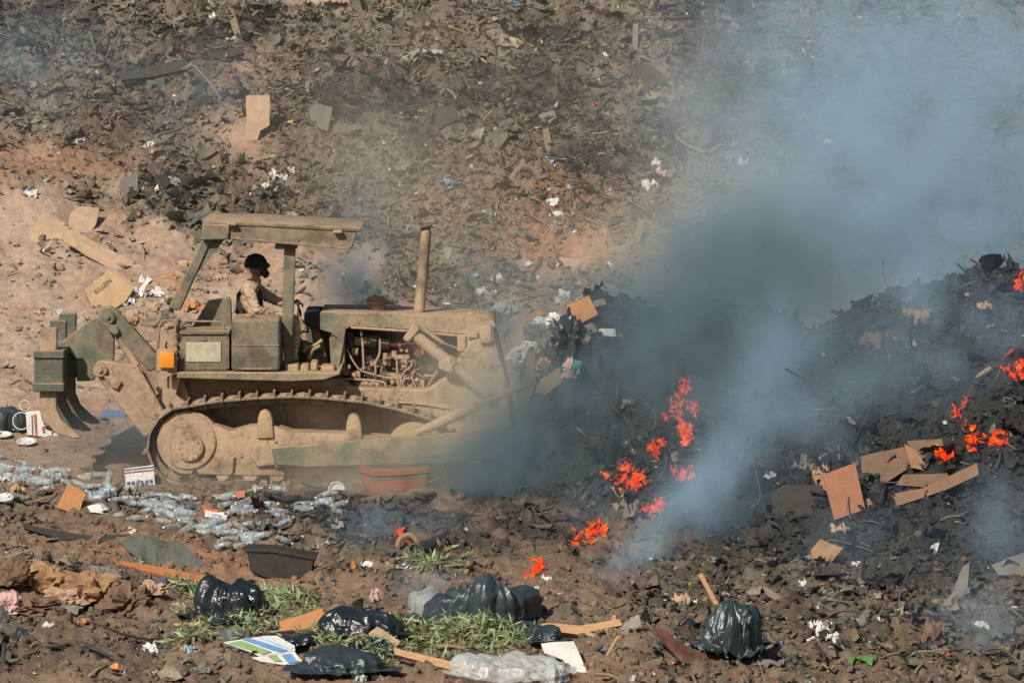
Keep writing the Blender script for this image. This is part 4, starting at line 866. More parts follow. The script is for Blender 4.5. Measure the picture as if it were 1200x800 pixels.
    for v in ([] if sheet or bag else bm.verts):
        q = v.co.copy(); w = Vector((mnoise.noise(q * 1.3 + S), mnoise.noise(q * 1.3 + S + Vector((9, 0, 0))), mnoise.noise(q * 1.3 + S + Vector((0, 9, 0)))))
        if bag:
            an = math.atan2(q.y, q.x - .3); fq = Vector((math.cos(an) * 2.6, math.sin(an) * 2.6, q.z * .8)) + w * .9 + S
            k_ = 1 + nz * 1.2 * mnoise.noise(q * 1.2 + S) - ridge * .75 * abs(mnoise.noise(fq)) - ridge * .38 * abs(mnoise.noise(fq * 2.3)) + ridge * .16 * mnoise.noise(q * 9 + S) + ridge * .25
        else:
            fq = q * f + w * 1.2 + S
            k_ = 1 + nz * mnoise.noise(q * f + S) * 1.3 + ridge * (.35 - abs(mnoise.noise(fq * 1.6)) * 1.5) + ridge * .6 * (.3 - abs(mnoise.noise(fq * 4))) + ridge * .3 * mnoise.noise(q * 14 + S)
        q = q * k_; q.z = max(q.z, -flat - .1 * mnoise.noise(q * 3)); q.rotate(Euler((0, R(rot), 0))); v.co = Vector((q.x * RX, q.y * RY, q.z * RZ))
    me = bpy.data.meshes.new(name); bm.to_mesh(me); bm.free(); (None if sheet or not bag else me.shade_smooth()); o = bpy.data.objects.new(name, me); COL.objects.link(o); me.materials.append(mat)
    if y is None: o.location = g + Vector((0, 0, RZ * flat + lift))
    else: o.location = W(px, py, y)
    if parent:
        o.parent = parent; o.matrix_parent_inverse = world_of(parent).inverted(); return o
    return tag(o, label, cat, group)
wl = [((340, 200), 6, 5), ((331, 211), 7, 5), ((318, 207), 6, 7), ((311, 217), 5, 5)]
for (x, y), rx, rz in wl: crumple('paper', 'crumpled white paper in the short trail left of the canopy roof, high on the slope', 'paper', x, y, rx, rz, M_WHITE, x, group='white papers on the slope', sub=3)
for x, y, rx, rz, m, l in ((34, 226, 10, 5, M_WPLAS, 'pale blue-white bottle flattened on the sand at the far left'), (35, 223, 5, 3, M_BLUE, 'small blue plastic scrap on the sand at the far left edge of the slope'), (523, 214, 11, 6, plain('blue_sheet', (.16, .26, .38), .5), 'crumpled blue sheet on the slope above the exhaust stack'),
        (645, 236, 9, 5, M_WPLAS, 'bright crumpled plastic below the burnt hollow'), (652, 250, 10, 4, M_WHITE, 'white curved scrap under the bright plastic'), (762, 214, 9, 8, M_WHITE, 'white carton scrap in a heap at the edge of the smoke'), (776, 200, 8, 6, M_PINK, 'pinkish rag in the heap at the edge of the smoke'), (770, 190, 6, 5, M_WHITE, 'small white wad above the white carton scrap'),
        (432, 80, 5, 5, M_REDP, 'small red scrap high on the slope'), (456, 70, 4, 3, M_REDP, 'smaller red scrap to the right of the first red scrap'), (604, 5, 6, 3, M_BLUE, 'blue scrap at the very top of the slope'), (698, 122, 4, 3, M_REDP, 'red scrap beside the dark pointed sheet'),
        (250, 18, 6, 5, M_WHITE, 'white rag near the top left of the slope'), (68, 100, 6, 4, M_OCARD, 'orange scrap at the left of the slope'), (91, 163, 9, 5, M_WPLAS, 'white plastic wad above the bare sand'), (178, 170, 5, 4, M_WHITE, 'small pale wad on the slope'),
        (870, 187, 7, 7, M_WHITE, 'round pale scrap seen through the smoke'), (975, 165, 9, 8, M_WHITE, 'round pale object deep in the blue smoke'), (620, 308, 7, 5, M_WPLAS, 'white scrap on the red soil above the radiator'), (570, 340, 12, 6, M_WPLAS, 'white plastic behind the front of the hood'), (600, 350, 14, 5, M_CARD, 'tan wrapping behind the front of the hood'), (582, 325, 9, 6, M_WHITE, 'crumpled paper above the hood front'),
        (430, 325, 6, 4, M_PINK, 'pink rag behind the front canopy post'), (182, 180, 6, 5, M_PINK, 'pale pink wad near the grey weathered board'), (120, 330, 9, 4, plain('aqua', (.3, .5, .42), .6), 'aqua scrap above the lettered box')):
    crumple('scrap', l, 'rubbish', x, y, rx, rz, m, x * .37, sub=3)
# heap of cartons behind the ripper
for x, y, rx, rz, m, l in ((163, 369, 17, 9, M_CARD, 'crumpled tan carton low in the pile behind the ripper'), (200, 323, 11, 4, M_OCARD, 'orange tube lying in the pile above the rear canopy post'), (222, 306, 16, 6, M_CARD, 'bent tan wrapping behind the rear canopy post'), (186, 342, 12, 7, M_WHITE, 'pale torn carton in the pile behind the ripper'), (160, 342, 11, 7, M_WPLAS, 'grey-white plastic in the pile behind the ripper'),
        (150, 352, 8, 8, M_WHITE, 'white wad touching the lettered box'), (206, 336, 10, 6, M_CARD2, 'brown lump in the pile behind the ripper'), (228, 356, 13, 9, M_OCARD, 'small orange-brown carton seen past the rear canopy post'), (178, 358, 9, 6, M_CARD, 'small tan lump in the pile behind the ripper'), (195, 352, 7, 5, M_WHITE, 'small white lump in the pile behind the ripper'),
        (150, 376, 9, 6, M_CARD2, 'brown wrapping behind the upper ripper link'), (170, 326, 8, 5, M_WPLAS, 'shiny foil scrap above the white strip'), (243, 290, 10, 5, M_GREYB, 'grey sack on the slope inside the canopy frame'), (258, 322, 12, 6, M_CARD, 'tan paper on the slope behind the driver'),
        (72, 368, 5, 4, M_WHITE, 'white wad on the sand left of the ripper, the leftmost of three'), (45, 366, 6, 3, M_PINK, 'flat pinkish scrap on the sand at the left'), (70, 364, 4, 3, M_WPLAS, 'white wad on the sand above the tool beam, middle of three'), (84, 371, 5, 4, M_PINK, 'pinkish wad on the sand close to the ripper frame')):
    crumple('scrap', l, 'rubbish', x, y, rx, rz, m, x * .31, sub=3)
plate('white_strip', 'slender white angled strip lying in the pile behind the ripper', 'strip', [(153, 350), (174, 325), (178, 327), (157, 351)], (164, 345), (.1, -1, .5), .01, M_WHITE, .003, 1, lift=.1)
# --- round the ripper
crumple('bin_bag', 'dark rubbish bag with pale smears at the far left edge beside the striped carton', 'bin bag', 8, 484, 22, 26, M_BAG2, 3)
sc_ = thing('striped_carrier', 'white paper carrier with a red stripe and round handles leaning by the ripper shank', 'carrier bag', tuple(at(50, 512)))
p0 = at(50, 513) + Vector((0, 0, .02)); n = N_(.1, -1, .25)
def strip_part(name, fr, off, mat, parent, p0=p0, n=n, th=.004, warp=.0, cuts=1): P = [unproj(a, b, p0 + n * off, n) for a, b in fr]; return bm_link(name, solid_plate(P, n, th, warp, 1, cuts), mat, parent)
strip_part('carrier_wall', [(30, 482), (47, 481), (49, 492), (54, 503), (60, 505), (61, 513), (32, 509)], 0, M_WHITE, sc_, th=.14, warp=.012, cuts=2)
strip_part('red_stripe', [(39.5, 485), (42, 485), (44, 512), (41.5, 511)], .012, M_REDP, sc_); strip_part('grey_stripe', [(36.5, 486), (38, 486), (39, 511), (37.5, 510)], .012, M_GREYB, sc_); strip_part('red_mark', [(49, 500), (52, 499), (53, 507), (50, 507)], .012, M_REDP, sc_)
for cx, cy, r in ((29, 475, 6), (25, 493, 10)): b = B(); b.tube([unproj(cx + r * math.cos(a * .35), cy - r * math.sin(a * .35), p0, n) for a in range(1, 18)], .007, 6); b.build('handle', M_WHITE, sc_)
strip_part('torn_tip', [(62, 508), (65, 507), (72, 512), (63, 513)], .0, M_WHITE, sc_)
def dish(name, label, px, py, r, mat, tilt=(0, 0, 0), h=.02):
    g = at(px, py); b = B(); t = bmesh.new(); prof = [(0, 0), (.7, 0), (.85, h / r), (1, h / r * 1.2), (.98, h / r * 1.35), (.82, h / r * 1.15), (.68, .1 * h / r)]; rings = []
    for q, z in prof: rings.append([t.verts.new((r * q * math.cos(k * .2618), r * q * math.sin(k * .2618), r * z)) for k in range(24)] if q else [t.verts.new((0, 0, 0))])
    for a, c in zip(rings, rings[1:]):
        for k in range(24):
            if len(a) == 1: t.faces.new((a[0], c[k], c[(k + 1) % 24]))
            else: t.faces.new((a[k], c[k], c[(k + 1) % 24], a[(k + 1) % 24]))
    t.faces.new(rings[-1]); b.merge(t); o = b.build(name, mat); o.location = g + Vector((0, 0, .03)); o.rotation_euler = tilt; return tag(o, label, 'plate')
dish('plate', 'pale foam plate lying flat on the dirt below the striped carrier', 31, 522, .125, M_WPLAS, (R(14), 0, 0)); dish('plate', 'second foam plate cut by the left edge of the photo', 4, 514, .11, M_WPLAS, (R(12), 0, 0))
dish('plate', 'blue-white foam plate at the left edge below the bottles', 4, 588, .12, M_WPLAS, (R(16), 0, 0)); dish('plate', 'grey round lid standing on edge in the dust in front of the tracks', 394, 578, .10, M_WPLAS, (R(75), 0, R(15)))
plate('blue_crate', 'blue box with a white corner in the shade behind the ripper', 'box', [(117, 491), (121, 480), (146, 480), (148, 489), (136, 492)], (132, 490), (0, -1, .3), .3, M_BLUE, .004, 1, lift=.02)
plate('cardboard_sheet', 'brown sheet on the soil behind the ripper shanks', 'cardboard', [(92, 483), (108, 484), (110, 490), (96, 491)], (100, 489), UPN, .02, M_CARD, .01)
# striped box by the track
sb = thing('striped_box', 'white box with blue and red bands and a row of blue blocks, by the track', 'box', tuple(at(163, 573)))
p0 = at(163, 573) + Vector((0, 0, .0)); n = N_(.05, -1, .18)
strip_part('carton', [(145.5, 549), (180, 544.5), (181, 563), (182, 570), (148, 575), (147, 563)], 0, M_WPLAS, sb, p0, n, .2, .004, 2)
strip_part('blue_band', [(145.5, 550.3), (180, 546), (180, 547.2), (145.5, 551.4)], .008, plain('navy_ink', (.02, .05, .14), .6), sb, p0, n); strip_part('red_band', [(145.6, 553.2), (180.2, 549.5), (180.2, 550.8), (145.7, 554.6)], .008, M_REDP, sb, p0, n)
MN = plain('block_ink', (.03, .075, .2), .6); rr = random.Random(2)
for j in range(2):
    for k in range(6):
        x = 149 + k * 5.3 + j * 1.6; y = 564.5 - k * .5 + j * 5.2
        strip_part('blue_block', [(x, y), (x + rr.uniform(2.2, 3.6), y - .6), (x + 3.8, y + 2.6), (x + 1.6, y + 4.2), (x - .4, y + 3)], .008, MN, sb, p0, n)
plate('cardboard_sheet', 'small orange-brown carton flap leaning among the bottles at the left', 'cardboard', [(66, 594), (80, 566), (100, 577), (94, 597), (80, 599)], (82, 597), (.15, -1, .35), .02, M_OCARD, .01, lift=.02)
plate('carton_scrap', 'small brown and white carton in front of the track', 'box', [(274, 576), (279, 575), (287, 574), (287, 587), (275, 588)], (280, 586), (0, -1, .2), .06, M_OCARD, .004, 1, lift=.01)
plate('paper_sheet', 'white torn sheet with an orange edge on the bottle litter', 'paper', [(241, 597), (250, 600), (268, 600), (264, 611), (252, 606), (240, 605)], (255, 606), (.1, -1, .7), .006, M_WHITE, .02, lift=.05)
plate('paper_sheet', 'orange torn flap under the white sheet', 'paper', [(237, 592), (243, 595), (257, 597), (248, 602), (240, 604)], (248, 602), (.1, -1, .6), .006, plain('orange_print', (.6, .13, .05), .6), .02, lift=.04)
plate('paper_sheet', 'white sheet with a dark edge below the small carton flap', 'paper', [(102, 593), (114, 590), (136, 599), (130, 602), (106, 600)], (120, 600), (.1, -1, .9), .008, M_WHITE, .01, lift=.03)
# --- middle ground
plate('plank', 'long dark sooty plank lying on the soil below the bottles', 'plank', [(26, 612), (48, 618), (104, 627), (190, 624), (190, 630), (104, 636), (60, 628), (28, 619)], (104, 632), (0, -1, .55), .05, M_DARKB, .015, 2, lift=.05)
plate('plank', 'short brown plank end crossing the dark sooty plank', 'plank', [(100, 636), (112, 626), (125, 624), (108, 638)], (110, 636), (0, -1, .8), .04, M_CARD3, .01, 1, lift=.05)
plate('tarpaulin', 'stiff grey-green sheet curled on the soil below the bottle litter', 'sheet', [(139, 632), (152, 629), (190, 632), (206, 630), (226, 648), (248, 668), (222, 668), (190, 664), (160, 653)], (190, 662), (0, -.8, .9), .02, M_TARP, .09, 4, lift=.08)
plate('plank', 'thin orange-red plank pressed in the soil under the grey-green sheet', 'plank', [(130, 655), (172, 661), (262, 678), (262, 684), (216, 679), (150, 664)], (215, 680), (0, -.5, 1), .04, M_WOODR, .006, 2, lift=.02)
cr = thing('storage_crate', 'dark crushed crate sunk in the soil right of the curled sheet', 'crate', tuple(at(328, 676)))
b = B(); y_ = at(328, 678).y; b.pr([(289, 645), (320, 646), (368, 655), (366, 672), (345, 681), (312, 678), (294, 670)], y_, y_ + .35, .015); b.build('crate_body', M_DARKB, cr); b = B(); b.pr([(287, 643), (322, 644), (371, 653), (370, 657), (320, 648), (287, 647)], y_ - .02, y_ + .37, .01); b.build('rim', M_DARKB, cr)
M_TUB = cardboard('dusty_red_tub', (.26, .085, .05), .7, 12)
tub = thing('red_tub', 'crushed red plastic tub with a green band lying below the push arm', 'tub', tuple(at(455, 590)))
y_ = -.85; b = B(); b.pr([(420, 550), (436, 556), (470, 556), (500, 552), (502, 560), (498, 584), (470, 590), (440, 586), (430, 578)], y_, y_ + .4, .03, 2); b.build('tub_body', M_TUB, tub)
b = B(); b.pr([(418, 549), (436, 555), (470, 555), (502, 551), (502, 554), (470, 558), (436, 558), (420, 553)], y_ - .03, y_ + .43, .008); b.build('rim', M_TUB, tub); b = B(); b.pr([(434, 560), (500, 556), (500, 559), (435, 563)], y_ - .01, y_ + .02, .003); b.build('green_band', plain('green_band', (.05, .14, .08), .6), tub)
for i, (x, y, rx, rz, m, l) in enumerate(((18, 672, 22, 18, M_CARD3, 'dark brown crumpled wrapping at the left end of the brown heap'), (60, 678, 34, 22, M_CARD2, 'large crumpled brown wrapping in the brown heap at the lower left'), (104, 690, 30, 22, M_CARD2, 'creased tan-brown sacking in the middle of the brown heap'), (78, 700, 26, 16, M_CARD, 'tan creased wrapping at the front of the brown heap'),
        (148, 700, 26, 20, M_CARD3, 'round dark brown bundle at the right end of the brown heap'), (120, 672, 20, 12, M_GREYB, 'grey-brown bundle on top of the brown heap'), (40, 708, 30, 12, M_CARD3, 'flat brown sacking low in the brown heap'), (10, 706, 16, 16, M_PINK, 'pale pinkish wrapping at the left edge by the brown heap'), (178, 690, 16, 9, M_CARD, 'pale tan scrap to the right of the brown heap'))):
    crumple('crumpled_wrapping', l, 'wrapping', x, y, rx, rz, m, i * 2.3 + 1, nz=.5, ridge=.5, sub=4)
bags = [(272, 696, 35, 32, M_BAG, 'glossy black bin bag lying in the cut branches at the lower left', .35), (250, 722, 28, 10, M_BAG, 'flat torn black bag in front of the glossy bin bag', .2), (418, 724, 44, 26, M_BAG, 'shiny black bag stretched behind the tan cardboard', .3), (395, 770, 44, 20, M_BAG2, 'dark matte bag spread over the right end of the striped board', .3),
        (430, 752, 22, 12, M_BAG, 'small black bag under the green leaves', .3), (566, 702, 60, 41, film('smoky_bag', (.035, .05, .055), .36, .6, 5, .35), 'large full dark grey bag in the centre of the foreground', .5), (628, 740, 26, 14, M_BAG2, 'dark cloth tucked between the large bag and the planks', .3), (344, 745, 34, 10, M_BAG, 'black plastic strip behind the striped board', .25)]
for i, (x, y, rx, rz, m, l, fl) in enumerate(bags): crumple('bin_bag', l, 'bin bag', x, y, rx, rz, m, i * 3.1 + 2, nz=.35, ridge=.75, flat=fl, sub=5)
crumple('plastic_sheeting', 'translucent grey plastic draped over leaves beside the large dark bag', 'plastic sheet', 506, 700, 26, 24, film('hazy_plastic', (.42, .46, .46), .35, .5, 7, .9, .55), 8, ridge=.35, sub=4)
cb = film('clear_bag', (.62, .64, .63), .2, .8, 5, .4, .5); crumple('plastic_bag', 'crumpled clear plastic bag at the bottom of the photo beside the planks', 'plastic bag', 592, 778, 58, 20, cb, 5, ridge=.9, nz=.4, sub=5); crumple('plastic_bag', 'knotted end of clear plastic beside the crumpled clear bag', 'plastic bag', 640, 786, 20, 18, cb, 9, ridge=.9, sub=4)
# striped board
bd = thing('striped_board', 'white printed board with green and blue stripes folded on the ground at the bottom', 'board', tuple(at(310, 775)))
p0 = at(310, 776) + Vector((0, 0, .05)); n = N_(.1, -.55, 1)
MW = M_WHITE; MG = plain('green_print', (.22, .36, .16), .6, .3, .2, .1, 12); MB = plain('blue_print', (.12, .28, .55), .6, .3, .2, .1, 12)
strip_part('board_panel', [(262, 752), (300, 746), (325, 744), (345, 756), (346, 762), (305, 768)], 0, MW, bd, p0, n, .01, .012, 3)
strip_part('board_panel', [(295, 770), (345, 763), (358, 779), (350, 781), (325, 777), (306, 774)], -.01, MW, bd, p0, n, .01, .012, 3)
strip_part('green_stripe', [(268, 753), (282, 750), (318, 763), (308, 766)], .012, MG, bd, p0, n); strip_part('blue_stripe', [(284, 749), (294, 747.5), (338, 761), (328, 763)], .012, MB, bd, p0, n); strip_part('pale_blue_stripe', [(302, 746), (309, 745.5), (344, 758), (341, 760)], .012, plain('pale_blue_print', (.45, .6, .72), .6), bd, p0, n)
strip_part('green_stripe', [(314, 768), (324, 767), (330, 774), (322, 774)], .006, MG, bd, p0, n); strip_part('blue_stripe', [(330, 767), (341, 765), (350, 776), (338, 776)], .006, MB, bd, p0, n)
plate('cardboard_sheet', 'flat tan cardboard between the leaf piles in the foreground', 'cardboard', [(323, 730), (378, 712), (380, 738), (352, 744), (330, 742)], (350, 742), (.05, -.8, .9), .015, M_OCARD, .015)
plate('cardboard_sheet', 'folded brown cardboard right of the shiny black bag', 'cardboard', [(432, 742), (442, 734), (470, 750), (460, 764), (436, 756)], (450, 760), (.1, -.7, 1), .02, M_CARD, .02)
plate('cardboard_sheet', 'dirty cardboard under the shiny black bag', 'cardboard', [(384, 738), (400, 732), (432, 740), (424, 750), (392, 748)], (408, 748), (.1, -.7, 1), .02, M_CARD2, .02)
plate('plank', 'long sawn timber at the bottom running right below the leaves', 'plank', [(462, 758), (468, 760), (579, 786), (579, 797), (560, 793), (462, 766)], (520, 785), (.05, -1, .5), .09, M_WOOD, .003, 1, lift=.05)
plate('plank', 'broad sawn timber lying level right of the large dark bag', 'plank', [(592, 741), (640, 729), (746, 738), (747, 749), (700, 746), (640, 738)], (680, 748), (0, -1, .6), .09, M_WOOD, .003, 1, lift=.04)
plate('plank', 'thinner timber crossing behind the broad sawn timber', 'plank', [(682, 732), (726, 725), (729, 732), (690, 740)], (705, 738), (0, -1, .6), .05, M_WOOD, .003, 1, lift=.10)
plate('plank', 'short timber end showing above the broad sawn timber', 'plank', [(714, 734), (718, 720), (722, 720), (720, 735)], (718, 735), (0, -1, .3), .04, M_WOOD, .003, 1, lift=.04)
plate('board', 'white board with a frayed corner at the bottom right of the clear bag', 'board', [(634, 753), (672, 751), (682, 772), (690, 790), (672, 790), (660, 772), (638, 764)], (665, 785), (.05, -.6, 1), .012, M_WHITE, .012)
plate('stick', 'thin pale stick leaning in the dirt right of the white board', 'stick', [(709, 768), (712, 768), (725, 745), (723, 744)], (712, 768), (0, -1, .3), .012, M_WOOD, .002, 0, lift=.01)
plate('stick', 'pale stick lying across the torn black bag', 'stick', [(203, 730), (245, 728), (248, 731), (206, 733)], (225, 732), (0, -1, .6), .02, M_WOOD, .002, 1, lift=.06)
plate('stick', 'grey stick at the left edge below the long dark plank', 'stick', [(-6, 654), (34, 643), (36, 645), (-6, 658)], (15, 652), (0, -1, .6), .02, M_WOODG, .002, 1, lift=.03)
for x, y, rx, rz, m, l in ((56, 731, 7, 4, M_WHITE, 'small white wad on bare dirt at the lower left'), (176, 758, 11, 6, M_WPLAS, 'crumpled pinkish-white wrapper on bare dirt at the bottom left'), (223, 760, 12, 6, film('pale_blue_plastic', (.35, .45, .52), .3, .6), 'pale blue crushed bottle on bare dirt left of the striped board'), (188, 681, 6, 5, M_BLUE, 'small blue scrap by the pale tan scrap'), (439, 695, 6, 12, M_PINK, 'pink-white rag standing up left of the draped plastic'),
        (433, 661, 9, 4, M_WHITE, 'white crumpled strip above the draped plastic'), (468, 661, 16, 6, M_WPLAS, 'pale plastic by the black pipe'), (421, 792, 9, 7, film('clear_cup', (.4, .45, .42), .2, .7), 'clear plastic cup at the bottom edge of the photo'), (628, 688, 4, 6, M_WHITE, 'small white tag on the dirt above the planks'), (236, 780, 12, 5, M_GREYB, 'grey lump of ash at the bottom left'), (640, 678, 6, 5, M_WHITE, 'small pale wad above the large dark bag'),
        (98, 727, 8, 4, M_OCARD, 'small red-brown scrap below the brown heap'), (205, 790, 14, 6, M_GREYB, 'ashy lump at the bottom edge'), (440, 792, 6, 4, M_WHITE, 'white scrap at the bottom edge beside the dark bag'), (760, 728, 5, 3, M_WHITE, 'little white scrap beside the rusty sheet'), (888, 762, 5, 4, M_WHITE, 'white pebble-like scrap right of the hanging bag')):
    crumple('scrap', l, 'rubbish', x, y, rx, rz, m, x * .23, sub=3)
cn = thing('drink_can', 'blue and white drink can standing in the leaves near the torn black bag', 'can', tuple(at(297, 738))); q = at(297, 738); b = B(); ax = N_(-.35, -.2, 1); b.cyl(q + ax * .01, q + ax * .06, .034, seg=20); b.build('can_body', M_WHITE, cn); b = B(); b.cyl(q + ax * .06, q + ax * .12, .0345, seg=20, bevel=.006); b.build('blue_top', M_BLUE, cn)
pp = thing('black_pipe', 'short black pipe end open towards the viewer with leaves on it', 'pipe', tuple(at(486, 652))); q = at(487, 655) + Vector((0, 0, .10)); b = B(); t = bmesh.new(); a0, a1 = q + Vector((0, -.1, 0)), q + Vector((.35, .5, .05))
b.tube([a0, a0.lerp(a1, .5), a1], .085, 20); b.build('pipe_wall', M_BLACKISH, pp); b = B(); b.tube([a0 + Vector((.09 * math.cos(k * .524), -.01, .09 * math.sin(k * .524))) for k in range(13)], .012, 6); b.build('rim', M_TARP, pp)
pipe('bent_strip', 'brown arched strip over the black pipe', 'strip', [(466, 640), (470, 630), (482, 627), (492, 640)], .03, M_CARD2, y=at(486, 652).y + .1, lift=0)
# --- burning ridge, right side
plate('plywood_sheet', 'square rust-brown plywood panel standing on the right of the burning ridge', 'board', [(964, 556), (1002, 542), (1014, 596), (978, 609)], (996, 604), (.1, -1, .4), .03, cardboard('rusty_ply', (.34, .155, .09), .4), .008, lift=.12)
plate('plywood_sheet', 'curled edge of brown board behind the square panel', 'board', [(952, 556), (966, 556), (970, 576), (958, 570)], (962, 572), (.1, -1, .4), .03, M_CARD2, .02, lift=.2)
plate('plank', 'long brown board running up to the right under the plywood panels', 'plank', [(998, 601), (1010, 585), (1080, 572), (1145, 542), (1147, 556), (1110, 573), (1002, 609)], (1060, 590), (.0, -1, .7), .03, cardboard('brown_board', (.24, .14, .09), .4), .01, lift=.12)
plate('plank', 'short brown board lying on the long board', 'plank', [(1058, 556), (1110, 554), (1112, 562), (1096, 572), (1050, 568)], (1080, 570), (.0, -1, .8), .03, M_CARD3, .01, lift=.2)
plate('charred_sheet', 'dark flat board behind the square plywood panel', 'board', [(1008, 534), (1070, 522), (1078, 540), (1030, 570), (1012, 566)], (1040, 560), (.0, -1, .9), .03, M_CARD3, .015, lift=.15)
plate('charred_sheet', 'dark board leaning left of the square plywood panel', 'board', [(905, 578), (918, 568), (964, 568), (968, 592), (945, 606), (905, 602)], (935, 602), (.0, -1, .5), .04, M_DARKB, .015, lift=.1)
plate('charred_sheet', 'brown board near the flames at the right', 'board', [(1063, 516), (1104, 514), (1108, 530), (1070, 540)], (1085, 535), (.0, -1, .8), .03, M_CARD3, .01, lift=.15)
plate('cardboard_sheet', 'upright brown board between the long board and the flames', 'cardboard', [(1060, 520), (1074, 528), (1090, 552), (1068, 548)], (1078, 550), (.2, -1, .4), .02, M_CARD2, .01, lift=.15)
plate('cardboard_sheet', 'torn reddish-brown cardboard alone on the rubble right of the smoke plume', 'cardboard', [(950, 644), (962, 631), (988, 642), (976, 656), (960, 665), (954, 658)], (966, 662), (.1, -1, .6), .015, M_CARD2, .02, lift=.05)
plate('charred_sheet', 'grey stiff sheet at the right edge of the rubble', 'board', [(1162, 662), (1200, 646), (1215, 650), (1212, 672), (1170, 674)], (1185, 672), (.0, -1, .8), .02, M_GREYB, .03, lift=.05)
plate('bent_strip', 'long curved grey strip running down the rubble at the lower right', 'strip', [(1128, 664), (1136, 658), (1134, 690), (1108, 716), (1096, 714), (1116, 694)], (1115, 706), (.1, -1, .6), .02, M_GREYB, .04, lift=.06)
plate('plank', 'grey-brown plank piece on the rubble below the torn cardboard', 'plank', [(893, 686), (900, 688), (926, 706), (922, 710), (900, 698)], (910, 706), (.1, -1, .6), .03, M_WOODG, .005, 1, lift=.05)
plate('bent_strip', 'thin rusty curved sheet at the foot of the rubble left of the hanging bag', 'strip', [(762, 737), (776, 732), (796, 752), (842, 770), (840, 780), (800, 778), (782, 760)], (805, 778), (.1, -.9, .7), .015, plain('rust_sheet', (.10, .045, .03), .6, .4, .4), .05, 4, lift=.05)
plate('plank', 'pale stick standing in the dirt above the hanging black bag', 'stick', [(818, 673), (823, 671), (843, 709), (839, 712)], (840, 712), (.1, -1, .2), .03, M_WOOD, .002, 1, lift=.02)
crumple('bin_bag', 'dark green-black bag hanging over the rubble below the pale stick', 'bin bag', 854, 740, 31, 36, M_BAG2, 6.6, nz=.3, ridge=.8, flat=.8, sub=5, ry=.22)
crumple('bin_bag', 'small dark bag corner right of the hanging bag', 'bin bag', 885, 748, 18, 9, M_BAG2, 7.7, nz=.3, sub=4)
for i, (x, y, rx, rz, m, l) in enumerate(((966, 736, 10, 9, M_WHITE, 'bright white torn carton in the rubble at the lower right'), (978, 746, 12, 6, M_WPLAS, 'white plastic beside the bright torn carton'), (954, 728, 7, 7, M_WHITE, 'small white flap left of the bright torn carton'), (968, 726, 6, 4, M_OCARD, 'orange scrap on the bright torn carton'), (1004, 660, 8, 5, M_WHITE, 'white folded scrap right of the torn reddish cardboard'),
        (875, 713, 7, 5, M_WPLAS, 'white wrapper above the hanging bag'), (942, 682, 5, 5, M_WPLAS, 'small bluish-white lid on the rubble'), (985, 618, 12, 7, M_CARD, 'pale tan scrap below the square plywood panel'), (1010, 772, 14, 7, plain('green_scrap', (.10, .22, .06), .6), 'green-edged scrap at the bottom right'), (1150, 730, 11, 5, M_WHITE, 'pale scrap in thin smoke at the lower right'),
        (948, 544, 18, 10, M_GREYB, 'grey knotted rag left of the square plywood panel'), (962, 552, 10, 8, M_CARD, 'pale rag hanging by the square plywood panel'), (902, 558, 8, 5, M_WPLAS, 'pale tin seen through smoke left of the rags'), (800, 700, 12, 10, M_CARD, 'tan lump at the foot of the ridge'), (1030, 395, 20, 14, M_CARD3, 'brown lump near the top of the burning ridge'), (1075, 370, 16, 14, M_CARD2, 'tan-brown lump on the crest of the burning ridge'), (1150, 358, 12, 6, M_CARD, 'small tan lump on the crest at the right'),
        (720, 525, 28, 20, M_BAG, 'charred round bundle beside the flames'), (792, 532, 10, 8, M_GREYB, 'ashy lump above the flames'), (735, 592, 16, 12, M_GREYB, 'grey ashen stone below the flames'), (560, 690, 12, 5, M_WHITE, 'pale scrap on the large dark bag'), (1185, 372, 14, 16, M_DARKB, 'charred lump on the crest at the right edge'), (1020, 320, 4, 3, M_WHITE, 'tiny white scrap on the crest'), (955, 652, 14, 4, M_GREYB, 'grey strip on the rubble'), (1060, 665, 20, 12, M_DARKB, 'charred lump in the rubble at the right'),
        (965, 250, 5, 4, M_WHITE, 'pale fleck deep in the smoke'), (812, 705, 6, 5, M_WHITE, 'pale pebble near the pale stick'), (900, 775, 20, 9, M_GREYB, 'grey stone at the bottom right'), (1090, 740, 18, 12, M_CARD3, 'dark brown lump at the lower right'))):
    crumple('scrap', l, 'rubbish', x, y, rx, rz, m, i * 1.7, sub=3, nz=.45, ridge=.4)
# refuse carried in front of the blade
def heap(name, label, cat, px, py, rx, rz, y, mat, seed, **k): 
    o = crumple(name, label, 'rubbish', px, py, rx * 1.1, rz * 1.1, mat, seed, nz=.6, ridge=.6, sub=4, lift=.02, flat=.8, **k); o.location += (CAM - o.location).normalized() * .35; return o
plate('cardboard_box', 'orange cardboard box tumbling at the top of the rubbish in front of the blade', 'box', [(664, 358), (690, 346), (701, 368), (680, 379), (668, 377)], (683, 372), (.2, -1, .4), .28, M_OCARD, .01, 2, fwd=.4)
plate('paper_sheet', 'pale sheet lying over the orange box', 'paper', [(666, 355), (688, 344), (690, 347), (667, 358)], (680, 352), (.1, -.4, 1), .01, M_WHITE, .004, 1, fwd=.4)
plate('cardboard_box', 'orange-brown flattened carton falling in front of the blade', 'box', [(605, 448), (622, 432), (640, 417), (654, 420), (658, 428), (640, 442), (618, 454)], (632, 440), (.1, -1, .5), .08, M_OCARD, .01, 2, fwd=.4)
plate('cardboard_box', 'dull brown carton under the orange-brown carton', 'box', [(628, 448), (656, 430), (660, 446), (640, 462), (628, 460)], (645, 450), (.1, -1, .5), .15, M_CARD2, .01, 2, fwd=.4)
plate('board', 'upright red-brown panel behind the falling cartons', 'panel', [(655, 398), (661, 395), (670, 408), (672, 425), (662, 430), (650, 418)], (662, 420), (.2, -1, .2), .05, M_REDP, .01, 2, fwd=.4)
